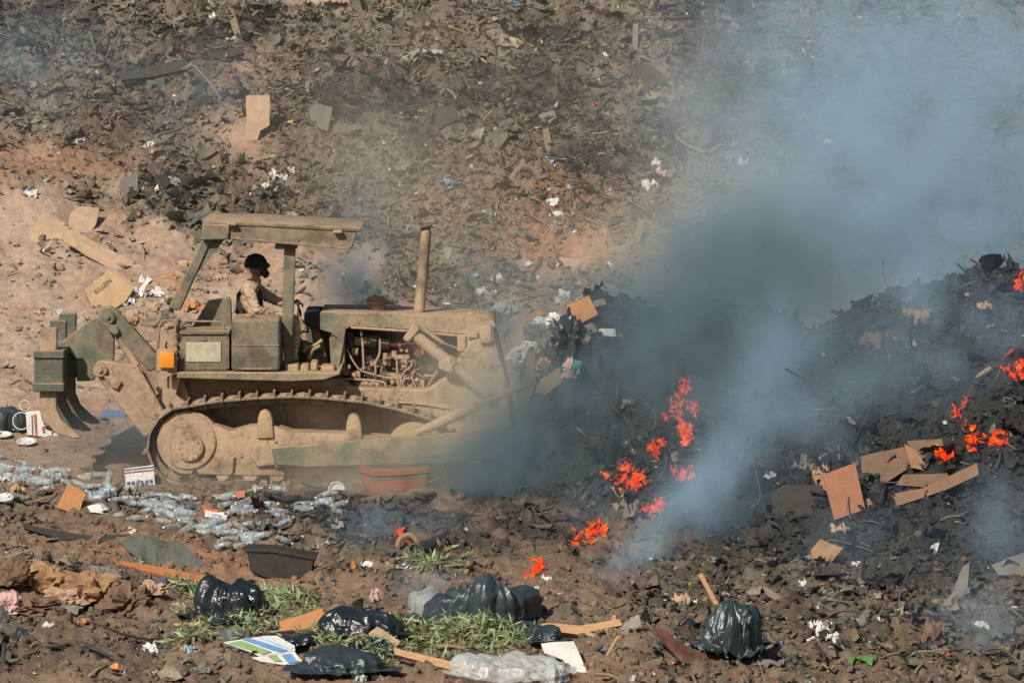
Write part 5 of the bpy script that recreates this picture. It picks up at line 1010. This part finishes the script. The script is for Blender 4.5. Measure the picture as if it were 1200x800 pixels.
for x, y, rx, rz, m, l in ((636, 385, 13, 9, M_WPLAS, 'bright white sack in the rubbish in front of the blade'), (655, 378, 12, 8, M_WHITE, 'white wrapping just below the orange box'), (630, 377, 9, 6, M_OCARD, 'orange wrapping above the bright white sack'), (660, 350 + 4, 7, 9, M_WHITE, 'grey-white scrap left of the orange box'), (664, 404, 17, 22, M_BAG2, 'dark green bag behind the red-brown panel'), (622, 410, 9, 8, M_WHITE, 'pale scrap under the bright white sack'),
        (632, 400, 16, 14, M_GREYB, 'grey bundle under the bright white sack'), (668, 438, 8, 9, M_PINK, 'pinkish torn wrap below the red-brown panel'), (676, 433, 6, 8, plain('teal', (.08, .28, .22), .5), 'small teal scrap right of the pinkish wrap'), (664, 366, 6, 7, M_CARD, 'tan scrap below the grey-white scrap'), (606, 420, 8, 7, M_WHITE, 'small white scrap falling at the left of the pushed rubbish')):
    heap('scrap', l, 'rubbish', x, y, rx, rz, .35, m, x * .13)

rg = random.Random(41)
for k in range(26):
    u = rg.random(); x = 606 + 88 * u + rg.gauss(0, 9); y = 452 - 92 * u + rg.gauss(0, 12); a = rg.uniform(0, 3.14); w_, h_ = rg.uniform(4, 11), rg.uniform(3, 8); c_, s_ = math.cos(a), math.sin(a)
    m = rg.choice((M_CARD, M_CARD2, M_WHITE, M_CARD3, M_OCARD, M_GREYB)); pts = [(x + c_ * p - s_ * q, y + s_ * p + c_ * q) for p, q in ((-w_, -h_), (w_, -h_ * .7), (w_ * .8, h_), (-w_ * .9, h_ * .8))]
    plate('carton_piece', 'torn carton piece tumbling in the heap in front of the blade', 'carton', pts, (x, y), (rg.gauss(0, .4), -1, rg.uniform(0, 1.2)), rg.uniform(.01, .08), m, .02, 2, fwd=rg.uniform(.05, .35), group='torn cartons in front of the blade')
# ------------------------------------------------------------------ cut branches
def leafmat(name, c):
    t = NT(name); a = t.n('Attribute', attribute_name='tint').outputs['Color']; b = t.bsdf(a, .55, spec=.3)
    tr = t.n('BsdfTranslucent', {'Color': a}); m = t.n('MixShader', {0: .25}); t.t.links.new(b.outputs[0], m.inputs[1]); t.t.links.new(tr.outputs[0], m.inputs[2]); t.t.links.new(m.outputs[0], t.out.inputs[0]); return t.m
M_LEAF = leafmat('leaf', None); M_STEM = plain('twig_bark', (.16, .12, .07), .8)
def branch_pile(label, px, py, rx, rz, n, h=.12, seed=1, L=.135):
    g = at(px, py + rz * .4); k = mpp(g); rg = random.Random(seed); rx *= 1.15; rz *= 1.15; n = int(n * 1.45); h *= .95; root = thing('cut_branches', label, 'cut branches', tuple(g), 'piles of cut green branches')
    vs, fs, cs = [], [], []; sb = B()
    ns = max(3, n // 26)
    for s in range(ns):
        while True:
            u, v = rg.uniform(-1, 1), rg.uniform(-1, 1)
            if u * u + v * v < 1: break
        a = at(px + u * rx, py + v * rz) + Vector((0, 0, h * rg.uniform(.1, 1.) * (1 - (u * u + v * v) * .8)))
        ang = rg.uniform(-.7, .7) + (math.pi if rg.random() < .5 else 0); ln = rg.uniform(.25, .5); d = Vector((math.cos(ang), math.sin(ang) * .8, rg.uniform(-.1, .35))).normalized(); pts = []; p = a - d * ln * .5
        for i in range(6): pts.append(p.copy()); p = p + d * ln / 5; d = (d + Vector((rg.gauss(0, .15), rg.gauss(0, .15), rg.gauss(-.06, .1)))).normalized()
        for q in pts: q.z = max(q.z, hz(q.x, q.y) + .01)
        sb.tube(pts, [.007, .006, .005, .004, .003, .002], 5)
        for i in range(n // ns):
            f = rg.random() * 4.99; q = pts[int(f)].lerp(pts[int(f) + 1], f % 1); ax = (pts[int(f) + 1] - pts[int(f)]).normalized()
            o = Vector((rg.gauss(0, 1), rg.gauss(0, 1), rg.gauss(.0, .8))).normalized(); dl = (ax * .7 + o).normalized(); w = dl.cross(Vector((rg.gauss(0, 1), rg.gauss(0, 1), rg.gauss(0, 1)))).normalized(); nn = dl.cross(w)
            l = L * rg.uniform(.6, 1.2); ww = l * rg.uniform(.07, .11); cl = rg.uniform(0, 1); c = np.array([.20, .30, .11]) * (1 - cl) + np.array([.42, .47, .29]) * cl
            if rg.random() < .06: c = np.array([.38, .28, .14])
            i0 = len(vs); m = q + dl * l * .5 - nn * l * .06; e = q + dl * l - nn * l * .2 * rg.random()
            vs += [q, m + w * ww, m - nn * ww * .4, m - w * ww, e]; fs += [i0, i0 + 1, i0 + 2, i0, i0 + 2, i0 + 3, i0 + 1, i0 + 4, i0 + 2, i0 + 2, i0 + 4, i0 + 3]; cs += [c * rg.uniform(.8, 1.2)] * 5
    me = np_mesh('foliage', np.array([tuple(v) for v in vs]), np.array(fs), 3, np.array(cs)); link('foliage', me, M_LEAF, root); sb.build('stem', M_STEM, root)
branch_pile('biggest pile of pale green cut branches, just in front of the large dark bag', 525, 750, 84, 20, 1400, .30, 1)
branch_pile('loose green branches trailing right of the glossy black bin bag', 335, 712, 48, 15, 520, .14, 2); branch_pile('green branches lying in front of the torn black bag', 258, 738, 50, 14, 480, .12, 3)
branch_pile('bright green leaves hanging over the dark matte bag at the bottom', 425, 768, 32, 14, 330, .22, 4, .12); branch_pile('little tuft of green leaves on the black pipe', 508, 660, 22, 12, 190, .20, 5); branch_pile('sparse tuft of leaves left of the glossy black bin bag', 212, 692, 20, 7, 110, .10, 6)
branch_pile('leaves scattered between the tan cardboard and the striped board', 390, 752, 34, 10, 220, .10, 7); branch_pile('leaves poking out from under the glossy black bin bag', 246, 712, 18, 12, 120, .15, 8); branch_pile('thin branch tips at the right end of the big leaf pile', 618, 756, 22, 6, 90, .12, 9)
# ------------------------------------------------------------------ bottles
def lathe(prof, seg=14):
    bm = bmesh.new(); rings = []
    for r, x in prof: rings.append([bm.verts.new((x, r * math.cos(k / seg * 6.2832), r * math.sin(k / seg * 6.2832))) for k in range(seg)])
    for a, b in zip(rings, rings[1:]):
        for k in range(seg): bm.faces.new((a[k], b[k], b[(k + 1) % seg], a[(k + 1) % seg]))
    bm.faces.new(rings[0][::-1]); bm.faces.new(rings[-1]); bmesh.ops.recalc_face_normals(bm, faces=bm.faces); return bm
t = NT('bottle_plastic'); lw = t.n('LayerWeight', {'Blend': .35}).outputs['Facing']; P_ = t.obj()
t.bsdf((.54, .57, .56), .16, t.bump(t.noise(26, 3, .5, P_), .5, .02), spec=.8, alpha=t.math('ADD', t.math('MULTIPLY', lw, .60), .16)); M_BOT = t.m
M_BLAB = plain('bottle_wrap', (.27, .33, .37), .4, .5, .5, .1, 30); M_CAPW = plain('bottle_cap', (.6, .62, .64), .4); M_CAPB = plain('bottle_cap_blue', (.10, .2, .36), .4)
def mesh_of(name, bm, m): me = bpy.data.meshes.new(name); bm.to_mesh(me); bm.free(); me.shade_smooth(); me.materials.append(m); return me
bprof = [(.02, -.11), (.031, -.105), (.033, -.095), (.030, -.085), (.033, -.075), (.030, -.06), (.033, -.045), (.033, .03), (.030, .04), (.033, .05), (.026, .07), (.015, .088), (.013, .10)]
bottle_me = []
for s_ in range(5):
    bm = lathe(bprof); 
    for v in bm.verts: q = 1 - .35 * max(0, mnoise.noise(v.co * 14 + Vector((s_ * 5, 0, 0)))) * (s_ > 0); v.co.y *= q; v.co.z += .006 * mnoise.noise(v.co * 20 + Vector((s_, 3, 0))) * (s_ > 0)
    bottle_me.append(mesh_of('water_bottle', bm, M_BOT))
lab_me = mesh_of('wrap', lathe([(.0335, -.04), (.0337, -.038), (.0337, .024), (.0335, .026)]), M_BLAB); cap_me = [mesh_of('cap', lathe([(.011, .098), (.015, .099), (.015, .115), (.012, .118)], 10), m) for m in (M_CAPW, M_CAPB)]
rg = random.Random(77)
spine = [(0, 556), (40, 566), (80, 576), (110, 582), (140, 590), (170, 598), (200, 606), (230, 618), (262, 630), (300, 640), (330, 648)]
spots = []
ctr = [rg.random() * 9.9 for _ in range(13)]
for i in range(125):
    f = min(max(rg.choice(ctr) + rg.gauss(0, .35) if rg.random() < .75 else rg.random() * 9.9, 0), 9.99); a, b_ = spine[int(f)], spine[int(f) + 1]; u = f % 1; x = a[0] + (b_[0] - a[0]) * u; y = a[1] + (b_[1] - a[1]) * u; sp = rg.choice((3, 6, 12))
    spots.append((x + rg.gauss(0, 12), y + rg.gauss(0, sp) - 3, 'clear plastic water bottle in the long trail of bottles below the bulldozer tracks', 'bottles in the long trail of litter'))
for i in range(26): spots.append((rg.uniform(190, 400), rg.uniform(584, 606), 'clear plastic water bottle in the long trail of bottles below the bulldozer tracks', 'bottles in the long trail of litter'))
spots += [(326, 577, 'blue-tinted water bottle alone in the dust in front of the tracks', None), (268, 589, 'water bottle leaning by the small brown and white carton', None), (98, 562, 'water bottle on the soil left of the striped box', None), (303, 620, 'water bottle in the ash right of the bottle trail', None), (332, 622, 'second water bottle further right in the ash', None), (128, 573, 'upright water bottle close left of the striped box', None)]
first = None
for i, (x, y, l, g) in enumerate(spots):
    q = at(x, y); o = bpy.data.objects.new('water_bottle', bottle_me[i % 5]); COL.objects.link(o); s_ = rg.uniform(.8, 1.15); o.scale = (s_, s_ * rg.uniform(1, 1.15), s_)
    o.rotation_euler = (rg.uniform(0, 6.28), rg.gauss(0, .25), rg.uniform(-.9, .9) + (math.pi if rg.random() < .5 else 0)); o.location = q + Vector((0, 0, .02 * s_ + rg.uniform(-.01, .05)))
    if 'upright' in l: o.rotation_euler = (0, -1.45, .3); o.location.z += .09
    tag(o, l, 'bottle', g)
    for nm, me in (('wrap', lab_me), ('cap', cap_me[i % 3 == 0])):
        if nm == 'wrap' and i % 5 > 2: continue
        c = bpy.data.objects.new(nm, me); COL.objects.link(c); c.parent = o
# fine litter between them: coloured wrappers
for i, (x, y, rx, rz, c, l) in enumerate(((22, 572, 9, 5, (.5, .3, .15), 'tan wrapper among the first bottles at the left'), (50, 577, 8, 5, (.06, .06, .06), 'black wrapper among the bottles'), (60, 574, 5, 3, (.5, .05, .04), 'red cap-like scrap among the bottles'), (14, 590, 10, 5, (.08, .08, .07), 'dark bundle left of the bottles'), (186, 601, 4, 3, (.45, .03, .06), 'crimson scrap on the bottle trail'), (228, 594, 13, 8, (.10, .13, .13), 'dark crushed bottle at the top of the trail'),
        (262, 616, 8, 5, (.5, .2, .08), 'orange wrapper below the torn white sheet'), (305, 627, 7, 4, (.35, .08, .08), 'maroon scrap in the ash'), (252, 618, 8, 5, (.1, .16, .1), 'dark green scrap on the bottle trail'), (310, 612, 14, 8, (.08, .08, .075), 'charred lump in the ash'), (335, 606, 12, 6, (.2, .2, .19), 'ashen lump in front of the tracks'), (370, 640, 14, 5, (.3, .3, .3), 'pale ash lump right of the trail'), (8, 560, 10, 5, (.5, .5, .48), 'white wrapper at the left end of the bottles'), (300, 572, 10, 5, (.35, .33, .28), 'pale bag in the dust by the tracks'))):
    crumple('scrap', l, 'rubbish', x, y, rx, rz, plain('wrapper_%d' % i, c, .5, .4), i * 1.3, sub=3)
# ------------------------------------------------------------------ flames
t = NT('flame'); P_ = t.pos(); nz = t.noise(16, 5, .75, P_, .8); fc = t.n('LayerWeight', {'Blend': .5}).outputs['Facing']; col_ = t.ramp(t.math('SUBTRACT', t.math('ADD', t.noise(9, 4, .7, P_), .16), t.math('MULTIPLY', fc, .34)), [(.35, (.7, .015, .005)), (.5, (1., .05, .010)), (.63, (1., .10, .016)), (.80, (1., .28, .045))])
em = t.n('Emission', {'Color': col_, 'Strength': t.ramp(nz, [(.3, .35), (.7, 1.6)])}); tr = t.n('BsdfTransparent'); m = t.n('MixShader', {0: t.math('MULTIPLY', t.ramp(nz, [(.46, 0.), (.60, 1.)]), t.ramp(t.n('LayerWeight', {'Blend': .5}).outputs['Facing'], [(.25, 1.), (.8, 0.)]))})
t.t.links.new(tr.outputs[0], m.inputs[1]); t.t.links.new(em.outputs[0], m.inputs[2]); t.t.links.new(m.outputs[0], t.out.inputs[0]); M_FLAME = t.m
def fire(label, px, py, rx, hpx, n, seed):
    rg = random.Random(seed); g = at(px, py); k = mpp(g); b = B(); n = int(n * 3.2)
    for i in range(n):
        u = rg.random() ** 1.3; x = px + rg.gauss(0, rx * .5) * (1 - .4 * u) + 5 * math.sin(u * 5 + seed); y = py - hpx * .8 * u + rg.gauss(0, 2)
        q = at(x, y) + Vector((0, rg.uniform(-.08, .02), -.01)); H = k * rg.uniform(3, 19) * (1 - .3 * u); r0 = H * rg.uniform(.10, .22)
        pts = [q]; d = Vector((rg.gauss(.1, .35), 0, 1))
        for j in range(5): pts.append(pts[-1] + d.normalized() * H / 5); d += Vector((rg.gauss(0, .6), rg.gauss(0, .2), 0))
        b.tube(pts, [r0 * .6, r0 * 1.2, r0 * rg.uniform(.8, 1.2), r0 * rg.uniform(.4, .9), r0 * .35, .003], 7)
    t = b.bm
    for v in t.verts: v.co += Vector([mnoise.noise(v.co * 15 + Vector((a, 0, 0))) for a in (0, 7, 13)]) * .045
    for v in t.verts: v.co -= g
    o = b.build('fire', M_FLAME); o.location = g; tag(o, label, 'fire', 'small fires on the burning ridge')
fire('widest orange flames at the centre of the burning ridge', 738, 572, 20, 28, 26, 1); fire('tall thin red flames climbing the centre of the burning ridge', 799, 522, 15, 92, 30, 2); fire('small flame just right of the widest flames', 770, 536, 7, 16, 8, 3); fire('short flames low on the ridge above the large dark bag', 688, 636, 11, 20, 11, 4)
fire('single bright flame nearest the large dark bag', 625, 676, 8, 24, 9, 5); fire('flames at the foot of the charred ridge near the boards', 1138, 530, 10, 36, 12, 6); fire('flames at the right edge half way up the ridge', 1192, 446, 18, 34, 18, 7); fire('small flames just above the long board at the right', 1104, 541, 8, 10, 7, 8)
fire('small fire right of the flames near the boards', 1168, 524, 8, 14, 7, 9); fire('flame at the right edge on the crest', 1197, 344, 8, 22, 8, 10); fire('dull red flames fading below the tall thin flames', 766, 604, 15, 14, 10, 11); fire('faint flame to the lower right of the widest flames', 800, 566, 10, 12, 8, 12)
fire('faint red flames by the pale scraps', 700, 628, 8, 14, 6, 13); fire('faint embers by the brown arched strip', 470, 634, 5, 8, 4, 14); fire('thin upper flame right of the tall flames', 812, 488, 5, 10, 5, 15); fire('small flame above the flames near the boards', 1122, 494, 5, 16, 5, 16)
# ------------------------------------------------------------------ smoke and dust as real volumes
def smoke_volume(name, label, puffs, colour, absorb, lo, hi, vox, nscale=.55, warp=.7, seed=0., aniso=.0, contrast=(.38, .62), floor=.12):
    """puffs: (px, py, y, rx_px, rz_px, ry_m, tilt_deg, density per metre)"""
    g = bpy.data.node_groups.new(name + '_field', 'GeometryNodeTree')
    g.interface.new_socket(name='Geometry', in_out='INPUT', socket_type='NodeSocketGeometry')
    g.interface.new_socket(name='Geometry', in_out='OUTPUT', socket_type='NodeSocketGeometry')
    N = g.nodes; L = g.links
    def nd(t, **kw):
        n = N.new(t)
        for k, v in kw.items(): setattr(n, k, v)
        return n
    def put(s, v):
        if isinstance(v, bpy.types.NodeSocket): L.new(v, s)
        else: s.default_value = v
    def vm(op, a, b=None, sc=None):
        n = nd('ShaderNodeVectorMath', operation=op); put(n.inputs[0], a)
        if b is not None: put(n.inputs[1], b)
        if sc is not None: put(n.inputs['Scale'], sc)
        return n.outputs['Value'] if op in ('LENGTH', 'DOT_PRODUCT') else n.outputs['Vector']
    def ma(op, a, b=0., clamp=False):
        n = nd('ShaderNodeMath', operation=op); n.use_clamp = clamp; put(n.inputs[0], a); put(n.inputs[1], b); return n.outputs[0]
    def noise(vec, scale, detail=3, rough=.55):
        n = nd('ShaderNodeTexNoise'); put(n.inputs['Vector'], vec); n.inputs['Scale'].default_value = scale
        n.inputs['Detail'].default_value = detail; n.inputs['Roughness'].default_value = rough; return n.outputs
    P = nd('GeometryNodeInputPosition').outputs[0]
    P0 = vm('ADD', P, (seed, seed * .7, 0))
    wv = vm('SUBTRACT', noise(P0, nscale, 3)['Color'], (.5, .5, .5))
    wv2 = vm('SUBTRACT', noise(P0, nscale * 3.2, 2)['Color'], (.5, .5, .5))
    Q = vm('ADD', P, vm('SCALE', wv, sc=warp * 2)); Q = vm('ADD', Q, vm('SCALE', wv2, sc=warp * .7))
    tot = None
    for (px, py, y, rx, rz, ry, tilt, dens) in puffs:
        c = W(px, py, y); k = mpp(c); A = R(tilt); ca, sa = math.cos(A), math.sin(A)
        d = vm('SUBTRACT', Q, tuple(c))
        u = vm('DOT_PRODUCT', d, (ca / (rx * k), 0, sa / (rx * k))); v = vm('DOT_PRODUCT', d, (-sa / (rz * k), 0, ca / (rz * k)))
        q = vm('DOT_PRODUCT', d, (0, 1 / ry, 0))
        s = ma('ADD', ma('ADD', ma('MULTIPLY', u, u), ma('MULTIPLY', v, v)), ma('MULTIPLY', q, q))
        e = ma('MULTIPLY', ma('POWER', math.e, ma('MULTIPLY', s, -1.)), dens)
        tot = e if tot is None else ma('ADD', tot, e)
    nz = noise(vm('MULTIPLY', P0, (1, 1, .8)), nscale * 2.2, 5, .6)[0]
    mr = nd('ShaderNodeMapRange', interpolation_type='SMOOTHSTEP'); put(mr.inputs['Value'], nz)
    mr.inputs['From Min'].default_value = contrast[0]; mr.inputs['From Max'].default_value = contrast[1]
    mr.inputs['To Min'].default_value = floor; mr.inputs['To Max'].default_value = 1.4
    den = ma('MULTIPLY', tot, mr.outputs['Result'])
    den = ma('MAXIMUM', ma('SUBTRACT', den, .006), 0.)
    vc = nd('GeometryNodeVolumeCube'); put(vc.inputs['Density'], den)
    vc.inputs['Min'].default_value = lo; vc.inputs['Max'].default_value = hi
    for i, a in enumerate('XYZ'): vc.inputs['Resolution ' + a].default_value = int((hi[i] - lo[i]) / vox)
    sm = nd('GeometryNodeSetMaterial'); L.new(vc.outputs[0], sm.inputs[0])
    t = NT(name); v = t.n('VolumePrincipled', {'Color': colour, 'Anisotropy': aniso, 'Absorption Color': absorb, 'Density': 1.0})
    v.inputs['Density Attribute'].default_value = 'density'
    t.t.links.new(v.outputs[0], t.out.inputs['Volume'])
    sm.inputs['Material'].default_value = t.m
    go = nd('NodeGroupOutput'); nd('NodeGroupInput'); L.new(sm.outputs[0], go.inputs[0])
    vd = bpy.data.volumes.new(name); o = bpy.data.objects.new(name, vd); COL.objects.link(o); vd.materials.append(t.m)
    md = o.modifiers.new('field', 'NODES'); md.node_group = g
    tag(o, label, None, None, 'stuff'); return o
def G(px, py, off, rx, rz, ry, tilt, dens): return (px, py, at(px, min(py, 760)).y - off, rx, rz, ry, tilt, dens)
BLUE = [  # px, py, y, rx, rz, ry, tilt, density
    (1030, 235, 5.0, 180, 110, 2.0, 25, .9), (1130, 90, 8.0, 230, 140, 2.4, 0, .62), (950, 60, 8.5, 90, 120, 2.0, 10, .22), (1010, 110, 7.5, 110, 70, 2.0, 20, .25),
    (960, 330, 3.2, 110, 60, 1.4, 30, .5), (860, 230, 6, 90, 60, 1.6, 30, .22), (1160, 290, 3.6, 120, 70, 1.6, 0, .5), (800, 110, 9, 60, 80, 1.6, 0, .10),
    G(728, 664, .35, 38, 18, .35, 35, 2.2), G(765, 638, .45, 40, 24, .4, 40, 2.3), G(805, 605, .6, 42, 30, .5, 45, 2.0), G(838, 568, .7, 36, 40, .6, 60, 1.7), G(862, 520, .8, 34, 50, .6, 75, 1.4), G(885, 465, .9, 36, 54, .7, 70, 1.1), G(910, 415, 1.0, 54, 54, .8, 60, .9),
    G(1000, 440, .8, 120, 60, .8, 0, .45), G(1110, 390, .8, 70, 60, .8, 0, .8), G(1080, 340, .9, 50, 40, .8, 0, .4), G(950, 500, .8, 60, 60, .7, 0, .4), G(1180, 400, .6, 40, 50, .6, 0, .3),
    G(1175, 640, .7, 46, 70, .6, 0, .7), G(1150, 735, .6, 40, 40, .5, 0, .9), G(495, 690, .35, 30, 22, .35, 0, 1.8), G(460, 622, .4, 70, 20, .5, 0, .7), G(210, 785, .3, 26, 10, .3, 0, .9),
    (30, 70, 13, 90, 50, 1.2, 0, .28), (240, 110, 12, 70, 50, 1.2, 0, .12), G(1010, 640, .7, 90, 50, .6, 0, .25), G(740, 610, .5, 60, 40, .5, 0, .4),
]
DARK = [
    (600, 555, -.85, 66, 40, .55, 25, 3.6), (560, 540, -.8, 60, 30, .45, 0, 2.2), (640, 505, -.6, 64, 50, .65, 35, 3.0), (594, 470, -.6, 34, 60, .5, 0, 2.4), (725, 452, -.4, 80, 50, .8, 35, 2.5), (770, 380, .4, 90, 56, 1.0, 35, 2.4),
    (850, 320, 1.8, 100, 60, 1.4, 30, 1.9), (900, 370, .8, 90, 50, 1.0, 20, 1.0), (700, 350, 2.4, 80, 40, 1.2, 25, .5), (600, 380, 2.8, 50, 60, 1.0, 0, .8), (560, 320, 4.5, 60, 50, 1.2, 0, .25),
    (410, 338, 3.1, 34, 40, .6, 0, 3.0), (425, 290, 3.6, 40, 50, .6, 10, .9), (425, 250, 4.5, 34, 50, .7, 0, .35), (450, 160, 7, 60, 60, 1.2, 0, .14), (960, 305, 3.6, 100, 46, 1.2, 0, .8),
    (130, 505, .9, 60, 26, .9, 0, .9), G(800, 470, .5, 70, 60, .6, 0, 1.3), G(700, 560, .45, 60, 34, .45, 30, .7), G(950, 430, .5, 130, 60, .6, 0, .9), G(1060, 440, .5, 80, 60, .6, 0, .6), (450, 545, -.5, 80, 20, .3, 0, .7),
]
DUST = [
    (250, 560, -.5, 150, 22, .35, 0, .9), (430, 560, -.6, 110, 22, .35, 0, .8), (555, 450, -.5, 60, 70, .4, 0, 1.7), (500, 540, -.6, 90, 30, .35, 0, 1.2), (440, 500, -.45, 110, 30, .3, 0, .35), (620, 400, .3, 50, 60, .7, 0, .12), (520, 250, 6, 90, 90, 1.6, 0, .16), (420, 180, 8, 70, 70, 1.6, 0, .16),
    (700, 300, 5, 110, 50, 1.4, 10, .32), (850, 245, 6.5, 110, 50, 1.6, 10, .30), (830, 130, 9, 70, 80, 1.6, 0, .16), (190, 500, .8, 60, 60, .5, 0, .3), (465, 575, -1.15, 60, 22, .25, 0, 1.6), (330, 575, -.9, 80, 18, .25, 0, .9), (60, 380, 6, 120, 60, 1.5, 0, .06), (300, 120, 12, 500, 160, 2.5, 0, .035), (760, 120, 11, 400, 200, 2.5, 0, .05), (500, 420, 2.8, 500, 90, .8, 0, .03),
]
smoke_volume('blue_smoke', 'thin blue smoke drifting up from the burning rubbish', BLUE, (.34, .485, .60), (.25, .37, .47), (-7.5, -10, -1.6), (9.5, 15, 8.2), .13, .8, .42, 3., contrast=(.41, .57), floor=.04)
smoke_volume('dark_smoke', 'dense dark olive smoke rolling from in front of the blade', DARK, (.175, .235, .26), (.18, .25, .28), (-6.5, -2.5, -.6), (6.5, 9.5, 5.5), .10, 1.0, .35, 9., contrast=(.39, .60), floor=.16)
smoke_volume('dust_cloud', 'tan dust hanging round the machine', DUST, (.66, .60, .47), (.5, .45, .35), (-9, -2.5, -.6), (8.5, 15.5, 8), .16, .9, .4, 17.)
# ------------------------------------------------------------------ light
w = bpy.data.worlds.new('World'); SC.world = w; w.use_nodes = True
nt = w.node_tree; sky = nt.nodes.new('ShaderNodeTexSky'); sky.sky_type = 'NISHITA'; sky.sun_disc = False
SUN_EL, SUN_AZ = R(39), R(210)      # azimuth from +Y clockwise: sun behind the left shoulder
sky.sun_elevation = SUN_EL; sky.sun_rotation = SUN_AZ; sky.dust_density = 2.0
bg = nt.nodes['Background']; bg.inputs[1].default_value = .066; nt.links.new(sky.outputs[0], bg.inputs[0])
s = bpy.data.lights.new('sun', 'SUN'); s.energy = 4.7; s.angle = R(.53); s.color = (1, .93, .82)
so = bpy.data.objects.new('sun', s); COL.objects.link(so)
d = Vector((math.sin(SUN_AZ) * math.cos(SUN_EL), math.cos(SUN_AZ) * math.cos(SUN_EL), math.sin(SUN_EL)))
so.rotation_euler = d.to_track_quat('Z', 'Y').to_euler(); so.location = d * 60
vs = SC.view_settings; vs.view_transform = 'Standard'; vs.look = 'None'; vs.exposure = 0.0; vs.gamma = 1; vs.use_curve_mapping = False
cy = SC.cycles; cy.use_denoising = True
try: cy.denoiser = 'OPENIMAGEDENOISE'
except Exception: pass
cy.max_bounces = 6; cy.diffuse_bounces = 2; cy.glossy_bounces = 2; cy.transmission_bounces = 6; cy.transparent_max_bounces = 12; cy.volume_bounces = 2
cy.volume_step_rate = 3.5; cy.volume_max_steps = 256
cy.use_adaptive_sampling = True; cy.adaptive_threshold = .02
cy.caustics_reflective = False; cy.caustics_refractive = False
